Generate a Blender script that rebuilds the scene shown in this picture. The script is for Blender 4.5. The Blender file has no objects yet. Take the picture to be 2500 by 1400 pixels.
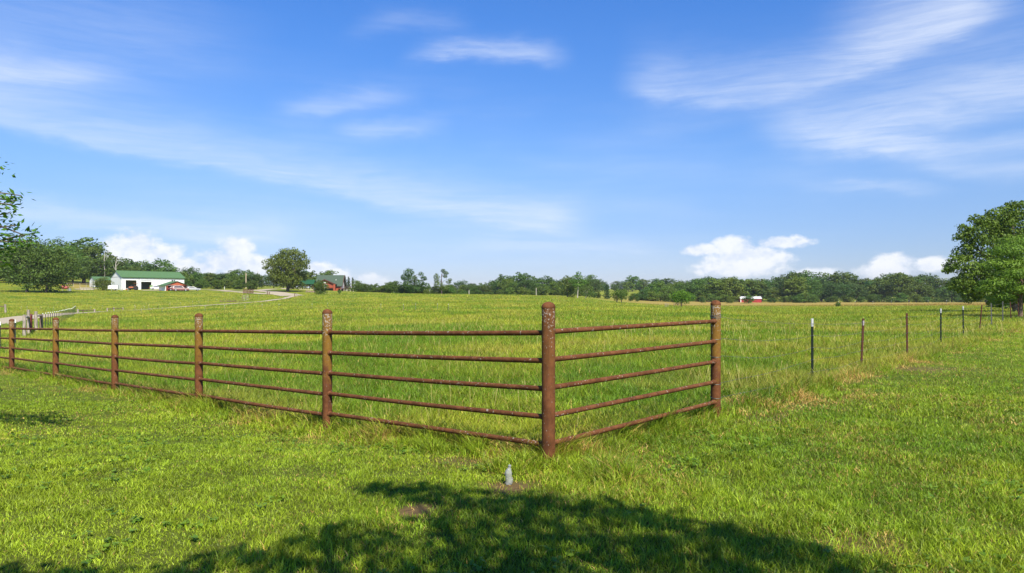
import bpy, bmesh, math, random
import numpy as np
from mathutils import Vector

S = bpy.context.scene
COL = S.collection
R = math.radians
PI = math.pi

# ------------------------------------------------------------------ camera
HC = 1.663                       # eye height
FPX = 1720.0                     # focal length in pixels of the 2500 px wide picture
HZ = 727.0                       # row of the horizon
cd = bpy.data.cameras.new("camera")
cam = bpy.data.objects.new("camera", cd)
COL.objects.link(cam)
cam.location = (0, 0, HC)
cam.rotation_euler = (R(90), 0, 0)
cd.sensor_width = 36.0
cd.lens = 36.0 * FPX / 2500.0
cd.shift_y = (HZ - 700.0) / 2500.0
cd.clip_start = 0.05
cd.clip_end = 8000
S.camera = cam

# ------------------------------------------------------------------ light
SUN_AZ, SUN_EL = R(157), R(47)   # azimuth from +Y towards +X
SUNV = Vector((math.sin(SUN_AZ) * math.cos(SUN_EL), math.cos(SUN_AZ) * math.cos(SUN_EL), math.sin(SUN_EL)))
sd = bpy.data.lights.new("sun", 'SUN')
sun = bpy.data.objects.new("sun", sd)
COL.objects.link(sun)
sd.energy = 4.8
sd.angle = R(0.5)
sd.color = (1.0, 0.93, 0.80)
sun.rotation_euler = SUNV.to_track_quat('Z', 'Y').to_euler()
sun.location = (0, 0, 60)
S.view_settings.view_transform = 'Standard'
S.view_settings.look = 'None'
S.view_settings.exposure = 0.70
S.view_settings.gamma = 1.0
S.view_settings.use_curve_mapping = False
S.render.engine = 'CYCLES'
S.cycles.max_bounces = 6
S.cycles.diffuse_bounces = 2
S.cycles.glossy_bounces = 2
S.cycles.transmission_bounces = 6
S.cycles.transparent_max_bounces = 8
S.cycles.caustics_reflective = False
S.cycles.caustics_refractive = False


# ------------------------------------------------------------------ node helper
class X:
    """a socket (or number) with arithmetic that adds Math nodes"""
    nt = None

    def __init__(self, s): self.s = s

    @staticmethod
    def m(op, a, b=None, c=None, clamp=False):
        n = X.nt.nodes.new('ShaderNodeMath'); n.operation = op; n.use_clamp = clamp
        for i, v in enumerate((a, b, c)):
            if v is None: continue
            if isinstance(v, X): X.nt.links.new(v.s, n.inputs[i])
            else: n.inputs[i].default_value = v
        return X(n.outputs[0])

    def __add__(s, o): return X.m('ADD', s, o)
    __radd__ = __add__
    def __sub__(s, o): return X.m('SUBTRACT', s, o)
    def __rsub__(s, o): return X.m('SUBTRACT', o, s)
    def __mul__(s, o): return X.m('MULTIPLY', s, o)
    __rmul__ = __mul__
    def __truediv__(s, o): return X.m('DIVIDE', s, o)
    def __pow__(s, o): return X.m('POWER', s, o)


def sstep(v, a, b):
    n = X.nt.nodes.new('ShaderNodeMapRange'); n.interpolation_type = 'SMOOTHSTEP'
    X.nt.links.new(v.s, n.inputs[0])
    n.inputs[1].default_value = a; n.inputs[2].default_value = b
    return X(n.outputs[0])


def noise(vec, scale, detail=4, rough=0.55, dist=0.0):
    n = X.nt.nodes.new('ShaderNodeTexNoise')
    if vec is not None: X.nt.links.new(vec, n.inputs['Vector'])
    n.inputs['Scale'].default_value = scale; n.inputs['Detail'].default_value = detail
    n.inputs['Roughness'].default_value = rough; n.inputs['Distortion'].default_value = dist
    return X(n.outputs[0])


def comb(x, y, z=0.0):
    n = X.nt.nodes.new('ShaderNodeCombineXYZ')
    for i, v in enumerate((x, y, z)):
        if isinstance(v, X): X.nt.links.new(v.s, n.inputs[i])
        else: n.inputs[i].default_value = v
    return n.outputs[0]


def mixc(f, a, b, mode='MIX'):
    n = X.nt.nodes.new('ShaderNodeMix'); n.data_type = 'RGBA'; n.blend_type = mode
    for i, v in ((0, f), (6, a), (7, b)):
        if isinstance(v, X): X.nt.links.new(v.s, n.inputs[i])
        elif isinstance(v, (int, float)): n.inputs[i].default_value = v
        elif isinstance(v, tuple): n.inputs[i].default_value = (*v[:3], 1)
        else: X.nt.links.new(v, n.inputs[i])
    return n.outputs[2]


# ------------------------------------------------------------------ sky
w = bpy.data.worlds.new("World"); S.world = w; w.use_nodes = True
nt = w.node_tree; nt.nodes.clear(); X.nt = nt
sky = nt.nodes.new('ShaderNodeTexSky'); sky.sky_type = 'NISHITA'; sky.sun_disc = False
sky.sun_elevation = SUN_EL; sky.sun_rotation = SUN_AZ
sky.altitude = 300; sky.air_density = 1.0; sky.dust_density = 0.0; sky.ozone_density = 4.0
tc = nt.nodes.new('ShaderNodeTexCoord')
sp = nt.nodes.new('ShaderNodeSeparateXYZ'); nt.links.new(tc.outputs['Generated'], sp.inputs[0])
DX, DY, DZ = (X(sp.outputs[i]) for i in range(3))
DEG = 180 / PI
az = X.m('ARCTAN2', DX, DY) * DEG          # compass angle, degrees
el = X.m('ARCSINE', DZ) * DEG              # height above the horizon, degrees
wv = comb(az * 0.07, el * 0.16)
wob = (noise(wv, 1.0, 3) - 0.5)
wob2 = (noise(comb(az * 0.06, el * 0.12, 5.0), 1.0, 2) - 0.5)
azw = az + wob2 * 7.0
fine = noise(comb(az * 0.45, el * 1.5, 4.0), 1.0, 4, 0.6) - 0.5
elw = el + wob * 2.6 + fine * 1.1
strand = noise(comb(az * 0.085 + wob * 1.6, el * 0.62 + wob2 * 2.2, 2.0), 1.0, 7, 0.66, 0.35)
strand2 = noise(comb(az * 0.05, el * 0.25, 9.0), 1.0, 3)
fib = noise(comb(az * 0.16 + wob * 1.2, el * 2.4 + wob2 * 3.0, 6.0), 1.0, 6, 0.65, 0.5)
tex = sstep(strand * 0.62 + fib * 0.38, 0.32, 0.66) * 0.56 + 0.42


def p2a(px, row):
    return (math.degrees(math.atan((px - 1250) / FPX)),
            math.degrees(math.atan((HZ - row) / math.hypot(FPX, px - 1250))))


def stroke(pts, up, lo, amp, deg=2, fade=4.0):
    """one streak of cirrus along a curve over the sky: soft towards `up` degrees above, `lo` below"""
    a = np.array([p2a(*p) for p in pts])
    deg = min(deg, len(pts) - 1)
    c = np.polyfit(a[:, 0], a[:, 1], deg)
    f = float(c[0])
    for k in c[1:]:
        f = azw * f + float(k) if not isinstance(f, X) else f * azw + float(k)
    d = elw - f
    du = X.m('MAXIMUM', d, 0.0) / up
    dl = X.m('MINIMUM', d, 0.0) / (lo * 1.35)
    g = X.m('POWER', 2.718, (du * du + dl * dl) * -1.0)
    a0, a1 = a[:, 0].min(), a[:, 0].max()
    e = sstep(azw, a0 - fade, a0 + fade) * (1.0 - sstep(azw, a1 - fade, a1 + fade))
    return g * e * amp


cir = None
for st in (
    ([(-300, 190), (0, 268), (300, 345), (600, 425), (900, 478), (1150, 528), (1400, 560)], 2.6, .42, .50, 3, 3),
    ([(-200, 150), (0, 172), (120, 190), (280, 197)], 1.2, .5, .40, 2, 3),
    ([(1040, 135), (1180, 128), (1320, 133)], .85, .45, .50, 2, 2.2),
    ([(720, 258), (850, 250), (990, 243)], 1.05, .55, .44, 2, 2.5),
    ([(900, 318), (980, 322), (1090, 320)], .80, .45, .36, 2, 2.0),
    ([(1540, 215), (1650, 240), (1760, 236), (1900, 208), (2100, 165), (2300, 100), (2450, 20)], 2.6, .55, .50, 3, 2.5),
    ([(1900, 318), (2050, 318), (2200, 290), (2350, 255), (2600, 225)], 2.4, 1.0, .66, 3, 3),
    ([(2030, 350), (2150, 345), (2300, 356), (2600, 340)], .7, .38, .50, 2, 3),
    ([(2180, 370), (2350, 395), (2600, 410)], .8, .6, .38, 2, 3),
    ([(2020, 462), (2150, 456), (2270, 460)], .50, .35, .42, 2, 2.5),
    ([(1130, 602), (1300, 604), (1450, 603), (1570, 612)], .75, .40, .30, 2, 3),
    ([(-200, 505), (0, 528), (200, 550), (400, 565), (680, 580)], 1.1, .35, .46, 2, 3),
    ([(860, 60), (1000, 52), (1100, 60)], .9, .6, .20, 2, 2.0),
    ([(2080, 110), (2250, 60), (2500, 10)], 3.0, 1.6, .40, 2, 4),
    ([(-200, 60), (200, 70), (520, 110)], 3.0, 2.5, .22, 2, 6),
    ([(1000, 515), (1200, 540), (1420, 530)], 1.2, .8, .22, 2, 4),
    ([(300, 480), (700, 540), (1300, 640), (1900, 660)], 2.0, 2.0, .18, 2, 6),
):
    g = stroke(*st)
    cir = g if cir is None else cir + g
veil = sstep(strand2, 0.42, 0.75) * sstep(el, 1.0, 8.0) * (1.0 - sstep(el, 12.0, 22.0)) * 0.13
cirrus = X.m('MINIMUM', (cir * 0.84 + veil) * tex, 0.74)

# heaped clouds along the horizon
cn = noise(comb(az * 0.42, el * 0.60, 1.0), 1.0, 5, 0.58)
cn2 = noise(comb(az * 1.3, el * 1.7, 3.0), 1.0, 4, 0.55)
puff = None
for (px, row, rx, ry) in ((335, 598, 62, 40), (395, 628, 62, 34), (290, 606, 45, 30), (440, 652, 60, 30), (350, 640, 130, 34),
                          (578, 604, 52, 30), (560, 640, 90, 38), (620, 652, 66, 32), (490, 660, 70, 24),
                          (775, 660, 60, 22), (815, 676, 66, 26), (905, 690, 60, 26),
                          (1790, 606, 62, 32), (1835, 634, 100, 32), (1715, 610, 60, 16), (1915, 592, 78, 18), (1800, 658, 130, 22), (1825, 632, 120, 38),
                          (2180, 640, 66, 24), (2275, 648, 70, 22), (2170, 662, 100, 24), (2000, 668, 70, 16), (-150, 610, 120, 50)):
    a0, e0 = p2a(px, row)
    ex = abs(p2a(px + rx, row)[0] - a0); ey = abs(p2a(px, row - ry)[1] - e0)
    u = (az - a0) / ex; v = (el - e0) / ey
    f = 1.0 - X.m('SQRT', u * u + v * v)
    puff = f if puff is None else X.m('MAXIMUM', puff, f)
cum = puff + (cn - 0.5) * 1.25 + (cn2 - 0.5) * 0.75 + 0.06
cumulus = sstep(cum, -0.05, 0.55) * sstep(el, 0.1, 2.4) * 0.86
shade = sstep(cn + (cn2 - 0.5) * 0.5, 0.30, 0.62)

hs = nt.nodes.new('ShaderNodeHueSaturation'); nt.links.new(sky.outputs[0], hs.inputs['Color'])
hs.inputs['Saturation'].default_value = 1.15; hs.inputs['Value'].default_value = 1.0
skyg = mixc(sstep(el, -2.0, 13.0), (.45, .47, .69), (.97, .93, 1.05))
skyc = mixc(1.0, hs.outputs[0], mixc(sstep(el, 6.0, 25.0), skyg, (.72, 1.0, 1.36)), 'MULTIPLY')
c1 = mixc(cirrus, skyc, (6.1, 6.6, 7.5))
cumc = mixc(shade, (5.5, 6.0, 7.0), (7.3, 7.35, 7.5))
c2 = mixc(cumulus, c1, cumc)
bg = nt.nodes.new('ShaderNodeBackground'); nt.links.new(c2, bg.inputs[0]); bg.inputs[1].default_value = 0.09
ow = nt.nodes.new('ShaderNodeOutputWorld'); nt.links.new(bg.outputs[0], ow.inputs[0])
try:
    w.cycles.sampling_method = 'MANUAL'; w.cycles.sample_map_resolution = 512
except Exception:
    pass


# ------------------------------------------------------------------ materials
def mat(name):
    m = bpy.data.materials.new(name); m.use_nodes = True
    n = m.node_tree; X.nt = n
    b = n.nodes['Principled BSDF']
    return m, n, b


def link(a, b): X.nt.links.new(a, b)


def bump(b, h, strength=0.3, dist=0.02):
    n = X.nt.nodes.new('ShaderNodeBump'); n.inputs['Strength'].default_value = strength
    n.inputs['Distance'].default_value = dist
    link(h.s, n.inputs['Height']); link(n.outputs[0], b.inputs['Normal'])


def coords(kind='Object'):
    n = X.nt.nodes.new('ShaderNodeTexCoord'); return n.outputs[kind]


def plain(name, col, rough=0.6, var=0.15, scale=3.0, metal=0.0, spec=0.4, bmp=0.0):
    m, n, b = mat(name)
    v = noise(coords(), scale, 5, 0.6)
    c = mixc(v, tuple(x * (1 - var) for x in col), tuple(min(1, x * (1 + var)) for x in col))
    link(c, b.inputs['Base Color'])
    b.inputs['Roughness'].default_value = rough; b.inputs['Metallic'].default_value = metal
    b.inputs['Specular IOR Level'].default_value = spec
    if bmp: bump(b, noise(coords(), scale * 6, 4), bmp)
    return m


def ribbed(name, col, scale, axis='X', var=0.08):
    m, n, b = mat(name)
    wv_ = n.nodes.new('ShaderNodeTexWave'); wv_.bands_direction = axis
    wv_.inputs['Scale'].default_value = scale; link(coords(), wv_.inputs[0])
    v = noise(coords(), 1.2, 4)
    link(mixc(v, tuple(x * (1 - var) for x in col), tuple(min(1, x * (1 + var)) for x in col)), b.inputs['Base Color'])
    bump(b, X(wv_.outputs[1]), 0.35, 0.03)
    b.inputs['Roughness'].default_value = 0.6; b.inputs['Specular IOR Level'].default_value = .2
    return m


def foliage(name, trans=0.3, rough=0.55, spec=0.25, var=0.22):
    """leaf or blade material: colour from the mesh's own per-face 'col', a little different for each object"""
    m, n, b = mat(name)
    at = n.nodes.new('ShaderNodeAttribute'); at.attribute_name = 'col'
    oi = n.nodes.new('ShaderNodeObjectInfo')
    h = n.nodes.new('ShaderNodeHueSaturation')
    rnd = X(oi.outputs['Random'])
    r2 = X.m('FRACT', rnd * 7.31)
    link((rnd * (0.05 * var / .22) + (0.5 - 0.025 * var / .22)).s, h.inputs['Hue'])
    link((r2 * var * 2 + (1 - var)).s, h.inputs['Value'])
    link(at.outputs['Color'], h.inputs['Color'])
    link(h.outputs[0], b.inputs['Base Color'])
    b.inputs['Roughness'].default_value = rough; b.inputs['Specular IOR Level'].default_value = spec
    t = n.nodes.new('ShaderNodeBsdfTranslucent')
    link(mixc(1.0, h.outputs[0], (1.25, 1.2, 0.55), 'MULTIPLY'), t.inputs[0])
    mx = n.nodes.new('ShaderNodeMixShader'); mx.inputs[0].default_value = trans
    link(b.outputs[0], mx.inputs[1]); link(t.outputs[0], mx.inputs[2])
    link(mx.outputs[0], n.nodes['Material Output'].inputs[0])
    return m


M = {}
M['leaf'] = foliage('leaf', .25)
M['grass'] = foliage('grass_blades', .30, .5, .3, 0.0)
M['white_metal'] = ribbed('white_siding', (.80, .80, .78), 5.0)
M['white'] = plain('white_paint', (.80, .80, .78), .5, .05)
M['green_roof'] = ribbed('green_metal_roof', (.085, .165, .065), 4.0)
M['teal_roof'] = ribbed('dark_green_metal_roof', (.018, .080, .032), 4.0)
M['shingle'] = plain('green_shingle', (.055, .085, .055), .85, .35, 6, bmp=.3)
M['white_worn'] = plain('worn_white_paint', (.58, .58, .55), .6, .25, 30)
M['dark'] = plain('dark_interior', (.05, .045, .04), .9, .2)
M['dirt'] = plain('packed_dirt', (.25, .19, .12), .95, .25, 2, bmp=.3)
M['glass'] = plain('dark_glass', (.02, .025, .03), .08, .1, spec=.8)
M['red_log'] = plain('red_stained_log', (.33, .07, .03), .7, .25, 8, bmp=.2)
M['red_gable'] = plain('red_gable_boards', (.42, .10, .04), .7, .15, 6)
M['cream'] = plain('cream_boards', (.62, .52, .42), .7, .15, 5)
M['brown_trim'] = plain('brown_trim', (.09, .035, .02), .7, .2)
M['red_paint'] = plain('red_barn_paint', (.33, .025, .03), .7, .2, 4)
M['red_steel'] = plain('red_steel', (.20, .035, .025), .55, .25, 9)
M['grey_metal'] = plain('galvanised_steel', (.42, .42, .40), .4, .2, 12, metal=.6)
M['wire'] = plain('fence_wire', (.13, .13, .11), .5, .2, 12, metal=.5)
M['silver_roof'] = ribbed('pale_metal_roof', (.52, .52, .52), 4.0)
M['rubber'] = plain('tyre_rubber', (.02, .02, .02), .85, .2)
M['rim'] = plain('wheel_rim', (.55, .55, .53), .35, .1, metal=.5)
M['lamp_glass'] = plain('lamp_glass', (.75, .72, .65), .2, .1)
M['tail_red'] = plain('tail_lamp', (.4, .02, .02), .3, .1)
M['orange'] = plain('tractor_orange', (.42, .13, .05), .5, .2, 5)
M['green_paint'] = plain('green_paint', (.22, .36, .13), .6, .15)
M['stone'] = plain('stone', (.30, .22, .17), .9, .35, 5, bmp=.5)
M['pole_wood'] = plain('utility_pole_wood', (.46, .37, .24), .9, .2, 4, bmp=.2)


def mk_bark(name, col, scale=9):
    m, n, b = mat(name)
    mp = n.nodes.new('ShaderNodeMapping'); mp.inputs['Scale'].default_value = (1, 1, .2)
    link(coords(), mp.inputs[0])
    v = noise(mp.outputs[0], scale, 6, .65)
    link(mixc(sstep(v, .3, .7), tuple(x * .45 for x in col), tuple(min(1, x * 1.35) for x in col)), b.inputs['Base Color'])
    b.inputs['Roughness'].default_value = .9; bump(b, v, .7, .03)
    return m


M['bark'] = mk_bark('bark', (.13, .10, .075))
M['pale_bark'] = mk_bark('pale_bark', (.42, .38, .32))
M['grey_wood'] = mk_bark('weathered_wood', (.33, .28, .22), 14)
M['brown_wood'] = mk_bark('brown_wood', (.18, .12, .08), 14)


def mk_pipe(name, top, lichen, yellow, ochre=.62):
    """rust-brown painted pipe; grey-white lichen spots, with ochre crust near a post's top"""
    m, n, b = mat(name)
    co = coords()
    s_ = n.nodes.new('ShaderNodeSeparateXYZ'); link(co, s_.inputs[0]); z = X(s_.outputs[2])
    oi = n.nodes.new('ShaderNodeObjectInfo')
    off = n.nodes.new('ShaderNodeVectorMath'); off.operation = 'ADD'
    link(co, off.inputs[0]); link(comb(X(oi.outputs['Random']) * 37.0, X(oi.outputs['Random']) * 11.0), off.inputs[1])
    v = off.outputs[0]
    base = mixc(sstep(noise(v, 7, 6, .65), .3, .7), (.090, .035, .013), (.172, .067, .026))
    base = mixc(sstep(noise(v, 45, 4, .6), .52, .72) * .55, base, (.075, .03, .02))
    mp_ = n.nodes.new('ShaderNodeMapping'); mp_.inputs['Scale'].default_value = (1, 1, .10 if yellow else 1.0); link(v, mp_.inputs[0])
    base = mixc(sstep(noise(mp_.outputs[0], 22, 4, .6), .52, .68) * .5, base, (.060, .024, .014))
    base = mixc(sstep(noise(mp_.outputs[0], 15, 3, .6), .56, .70) * .45, base, (.20, .075, .030))
    if yellow:
        hf = sstep(z, top - 1.25, top - .1)
        ym = sstep(noise(v, 8, 5, .65) + hf * .62, .60, .84)
        base = mixc(ym * ochre, base, mixc(noise(v, 30, 3), (.12, .062, .010), (.33, .200, .026)))
        lm = sstep(noise(v, 48, 5, .66) + sstep(z, top - .60, top) * .13, .62, .68) * sstep(noise(v, 9, 3, .6) + sstep(z, top - .8, top) * .15, .40, .60)
    else:
        lm = sstep(noise(v, 30, 4, .62), .675 - lichen, .735 - lichen)
    base = mixc(lm * .78, base, mixc(noise(v, 60, 3), (.26, .22, .17), (.50, .46, .39)))
    link(base, b.inputs['Base Color'])
    b.inputs['Roughness'].default_value = .72
    b.inputs['Specular IOR Level'].default_value = .12
    bump(b, noise(v, 70, 4, .6) + lm * .6, .35, .004)
    return m


M['pipe_rail'] = mk_pipe('rusty_pipe', 1, .055, False)
M['pipe_post'] = mk_pipe('lichen_crusted_pipe', 1.55, .0, True)
M['corner_post'] = mk_pipe('grey_speckled_pipe', 1.62, .0, True, .10)
M['pipe_cap'] = mk_pipe('rusty_cap', 1, -.02, False)
M['post_dark'] = plain('dark_green_post_paint', (.018, .028, .020), .5, .3, 20)
M['post_rust'] = plain('rusty_post', (.13, .05, .03), .8, .4, 25)
M['post_grey'] = plain('grey_post', (.16, .16, .14), .7, .3, 25)


# ------------------------------------------------------------------ noise for numpy
class VN:
    def __init__(s, seed): s.g = np.random.default_rng(seed).random((256, 256))

    def __call__(s, x, y):
        xi = np.floor(x).astype(int); yi = np.floor(y).astype(int)
        fx = x - xi; fy = y - yi
        fx = fx * fx * (3 - 2 * fx); fy = fy * fy * (3 - 2 * fy)
        g = s.g
        a = g[xi & 255, yi & 255]; b = g[(xi + 1) & 255, yi & 255]
        c = g[xi & 255, (yi + 1) & 255]; d = g[(xi + 1) & 255, (yi + 1) & 255]
        return (a * (1 - fx) + b * fx) * (1 - fy) + (c * (1 - fx) + d * fx) * fy

    def fbm(s, x, y, o=4):
        t = 0; a = .5; k = 1.0
        for i in range(o):
            t = t + a * s(x * k + 17 * i, y * k + 31 * i); a *= .5; k *= 2.03
        return t / (1 - .5 ** o)


vn1, vn2, vn3 = VN(1), VN(2), VN(3)
rng = np.random.default_rng(7)
prng = random.Random(11)

# ------------------------------------------------------------------ terrain
TY = [4, 7, 10, 20, 33, 47, 80, 110, 150, 200, 245, 290, 340, 420, 600, 1000, 1700]
TAB = {   # compass column: ground heights at the first six distances, then rows on the horizon scale
    -400: ((0, 0, -.15, -.38, -.85, -.85), (785, 768, 745, 715, 700, 690, 682, 672, 662, 660, 660)),
    0: ((0, 0, -.15, -.38, -.85, -.85), (783, 765, 742, 712, 700, 690, 682, 672, 662, 660, 660)),
    200: ((0, 0, -.18, -.36, -.75, -.85), (787, 775, 752, 722, 705.5, 694, 688, 678, 668, 665, 665)),
    300: ((0, 0, -.18, -.33, -.65, -.8), (785, 772, 752, 722, 706.5, 703, 698, 688, 676, 670, 670)),
    450: ((0, 0, -.2, -.3, -.5, -.65), (781, 767, 749, 724, 706.5, 704, 701, 694, 684, 680, 680)),
    600: ((0, 0, -.2, -.25, -.35, -.45), (774, 760, 744, 727, 713, 706, 704, 701, 696, 694, 694)),
    720: ((0, 0, -.2, -.2, -.25, -.3), (770, 755, 739, 725, 714, 707, 705, 704, 702, 702, 702)),
    800: ((0, 0, -.18, -.17, -.2, -.2), (766, 750, 733, 721, 714, 709, 708, 708, 708, 708, 708)),
    900: ((0, 0, -.15, -.1, -.1, -.1), (763, 747, 731, 719, 714, 714, 716, 716, 714, 712, 712)),
    1000: ((0, 0, -.1, -.05, 0, 0), (762, 746, 730, 720, 718, 721, 725, 726, 720, 716, 714)),
    1250: ((0, 0, -.05, 0, .05, .1), (758, 744, 731, 723, 719.5, 722, 726, 727, 719, 712, 712)),
    1400: ((0, 0, 0, .02, .05, .1), (759, 746, 736, 729, 725, 723, 721, 717, 712, 708, 708)),
    1512: ((0, 0, 0, 0, 0, .05), (761, 750, 744, 741, 738.5, 735, 731, 724, 712, 706, 706)),
    1662: ((0, 0, 0, 0, 0, 0), (762, 756, 752, 749, 746, 743, 740, 733, 718, 710, 708)),
    1850: ((0, 0, .02, 0, 0, 0), (762, 756, 752.5, 749, 746, 744, 742, 739, 726, 712, 710)),
    2100: ((0, 0, .02, 0, 0, 0), (762, 755.5, 751, 747.5, 744.5, 742.5, 740.5, 738.5, 734, 720, 716)),
    2400: ((0, 0, .02, .02, .02, .02), (761, 753.5, 748.5, 745, 742, 740.5, 739.5, 738.5, 735, 728, 722)),
    3000: ((0, 0, .02, .02, .02, .02), (761, 753.5, 748, 745, 742, 740.5, 739.5, 738.5, 735, 728, 722)),
}
_cols = np.array(sorted(TAB))
_tab = np.array([list(TAB[c][0]) + [HC - (r - HZ) * y / FPX for r, y in zip(TAB[c][1], TY[6:])] for c in _cols])
GPX = np.arange(-600, 3225, 25.0)
GLY = np.linspace(math.log(4), math.log(1700), 240)
_g1 = np.array([np.interp(GLY, np.log(TY), r) for r in _tab])
GRID = np.array([np.interp(GPX, _cols, _g1[:, j]) for j in range(len(GLY))]).T


def _blur(a, n, ax):
    k = np.hanning(n + 2)[1:-1]; k /= k.sum()
    p = [(0, 0), (0, 0)]; p[ax] = (n // 2, n // 2)
    q = np.pad(a, p, mode='edge')
    return np.apply_along_axis(lambda v: np.convolve(v, k, 'valid'), ax, q)


# smooth in relative height so that distant slopes do not bleed into near ones
_yy = np.exp(GLY)[None, :]
GRID = _blur(_blur(GRID / _yy, 7, 0), 7, 1) * _yy


def zT(x, y):
    x = np.asarray(x, float); y = np.asarray(y, float)
    r = np.hypot(x, y)
    th = np.clip(np.arctan2(x, y), -R(46), R(46))
    ye = np.maximum(r * np.cos(th), 4.0)
    px = np.clip(1250 + FPX * np.tan(th), GPX[0], GPX[-1] - 1e-3)
    u = (px - GPX[0]) / 25.0
    v = (np.clip(np.log(ye), GLY[0], GLY[-1] - 1e-6) - GLY[0]) / (GLY[1] - GLY[0])
    i = u.astype(int); j = np.minimum(v.astype(int), len(GLY) - 2); i = np.minimum(i, len(GPX) - 2)
    fu = u - i; fv = v - j
    z = (GRID[i, j] * (1 - fu) + GRID[i + 1, j] * fu) * (1 - fv) + (GRID[i, j + 1] * (1 - fu) + GRID[i + 1, j + 1] * fu) * fv
    k = np.clip((r - 30) / 120, 0, 1)
    z = z + (vn1.fbm(x * .55, y * .55, 3) - .5) * .05 + k * (vn2.fbm(x * .06, y * .06, 3) - .5) * .45
    return z


def zt(x, y): return float(zT(np.array([x]), np.array([y]))[0])


def at(px, Y, dz=0.0):
    x = (px - 1250) / FPX * Y
    return Vector((x, Y, zt(x, Y) + dz))


def hit(px, row, y0=20.0, y1=900.0):
    """where the line of sight at that compass column and slope meets the ground"""
    ys = np.exp(np.linspace(math.log(y0), math.log(y1), 1200))
    xs = (px - 1250) / FPX * ys
    d = (HC - (row - HZ) / FPX * ys) - zT(xs, ys)
    n = np.nonzero(d <= 0)[0]
    Y = ys[n[0]] if len(n) else y1
    return at(px, Y)


# fence corner and its two runs
CX, CY = .36, 6.96
DLX, DLY = -2.843 / 3.793, 2.511 / 3.793
DRX, DRY = 2.45 / 3.69, 2.76 / 3.69


def ab(x, y):
    """coordinates along the two fence runs; a > 0 and b > 0 is the pasture"""
    det = DLX * DRY - DLY * DRX
    ux, uy = x - CX, y - CY
    return (ux * DRY - uy * DRX) / det, (DLX * uy - DLY * ux) / det


def pix(x, y): return 1250 + FPX * x / np.maximum(y, .01)


def link_mesh(name, me, mats, parent=None):
    o = bpy.data.objects.new(name, me); COL.objects.link(o)
    if mats is not None: me.materials.append(mats)
    if parent: o.parent = parent
    return o


def raw_mesh(name, co, loops, starts, totals, col=None, smooth=False):
    me = bpy.data.meshes.new(name)
    me.vertices.add(len(co)); me.vertices.foreach_set('co', np.ascontiguousarray(co, np.float32).ravel())
    me.loops.add(len(loops)); me.loops.foreach_set('vertex_index', np.ascontiguousarray(loops, np.int32))
    me.polygons.add(len(starts))
    me.polygons.foreach_set('loop_start', np.ascontiguousarray(starts, np.int32))
    me.polygons.foreach_set('loop_total', np.ascontiguousarray(totals, np.int32))
    if smooth: me.polygons.foreach_set('use_smooth', np.ones(len(starts), bool))
    me.update(calc_edges=True)
    if col is not None:
        a = me.attributes.new('col', 'FLOAT_COLOR', 'FACE')
        c4 = np.ones((len(starts), 4), np.float32); c4[:, :3] = col
        a.data.foreach_set('color', c4.ravel())
    return me


# dry tan strip beyond the pasture, worn bare spots
BARE = [(-.03, 6.18, .26, .75), (-.75, 5.45, .16, .8), (.30, 5.95, .12, .4), (2.9, 9.35, .30, .25), (2.35, 4.75, .30, .45), (-.55, 7.15, .30, .4),
        (3.3, 10.0, .6, .5), (9.2, 16.3, .9, .55)]


def dry_mask(x, y):
    px = pix(x, y); 
    nz = (vn2.fbm(x * .02, y * .05, 3) - .5)
    a = np.clip((px - 1430) / 160, 0, 1)
    y0 = np.interp(px, [1430, 1500, 1660, 1850, 2400], [225, 235, 205, 195, 150])
    m = np.clip((y - y0 * (1 + nz * .25)) / (y0 * .10), 0, 1) * np.clip((445 - y) / 30, 0, 1)
    # pen beside the open shed
    m2 = np.exp(-((px - 190) / 32) ** 2) * np.exp(-((y - 262) / 22) ** 2) * .9
    return np.where(y > 90, np.maximum(a * m, m2), 0)


def bare_mask(x, y):
    m = np.zeros_like(x)
    for bx, by, br, s_ in BARE:
        d = np.hypot(x - bx, (y - by) * 1.15) / br + (vn3.fbm(x * 5, y * 5, 3) - .5) * 1.2
        m = np.maximum(m, s_ * np.clip(1.5 - d, 0, 1))
    return m


ang = np.concatenate([np.arange(-75, 75, .3), np.arange(75, 285, 3.0)])
ang = np.radians(ang); NA = len(ang)
rad = np.exp(np.linspace(math.log(.35), math.log(2600), 560)); NR = len(rad)
gx = np.sin(ang)[None, :] * rad[:, None]; gy = np.cos(ang)[None, :] * rad[:, None]
gz = zT(gx.ravel(), gy.ravel())
co = np.stack([gx.ravel(), gy.ravel(), gz], 1)
co = np.vstack([co, [[0, 0, zt(0, .2)]]])
ii, jj = np.meshgrid(np.arange(NR - 1), np.arange(NA), indexing='ij')
a0 = (ii * NA + jj).ravel(); a1 = (ii * NA + (jj + 1) % NA).ravel()
q = np.stack([a0, a1, a1 + NA, a0 + NA], 1)[:, ::-1]
tri = np.stack([np.full(NA, len(co) - 1), (np.arange(NA) + 1) % NA, np.arange(NA)], 1)
loops = np.concatenate([q.ravel(), tri.ravel()])
totals = np.concatenate([np.full(len(q), 4), np.full(NA, 3)])
starts = np.concatenate([[0], np.cumsum(totals)[:-1]])
me = raw_mesh('ground', co, loops, starts, totals, smooth=True)
xx, yy = co[:, 0], co[:, 1]
A_, B_ = ab(xx, yy)
zone = np.zeros((len(co), 4), np.float32); zone[:, 3] = 1
zone[:, 0] = np.clip(np.minimum(A_, B_) * 2 + .5, 0, 1)          # pasture
zone[:, 1] = dry_mask(xx, yy)
zone[:, 2] = bare_mask(xx, yy)
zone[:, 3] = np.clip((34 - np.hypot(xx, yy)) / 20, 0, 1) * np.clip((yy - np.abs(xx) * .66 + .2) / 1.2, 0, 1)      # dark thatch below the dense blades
at_ = me.attributes.new('zone', 'FLOAT_COLOR', 'POINT'); at_.data.foreach_set('color', zone.ravel())

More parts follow.
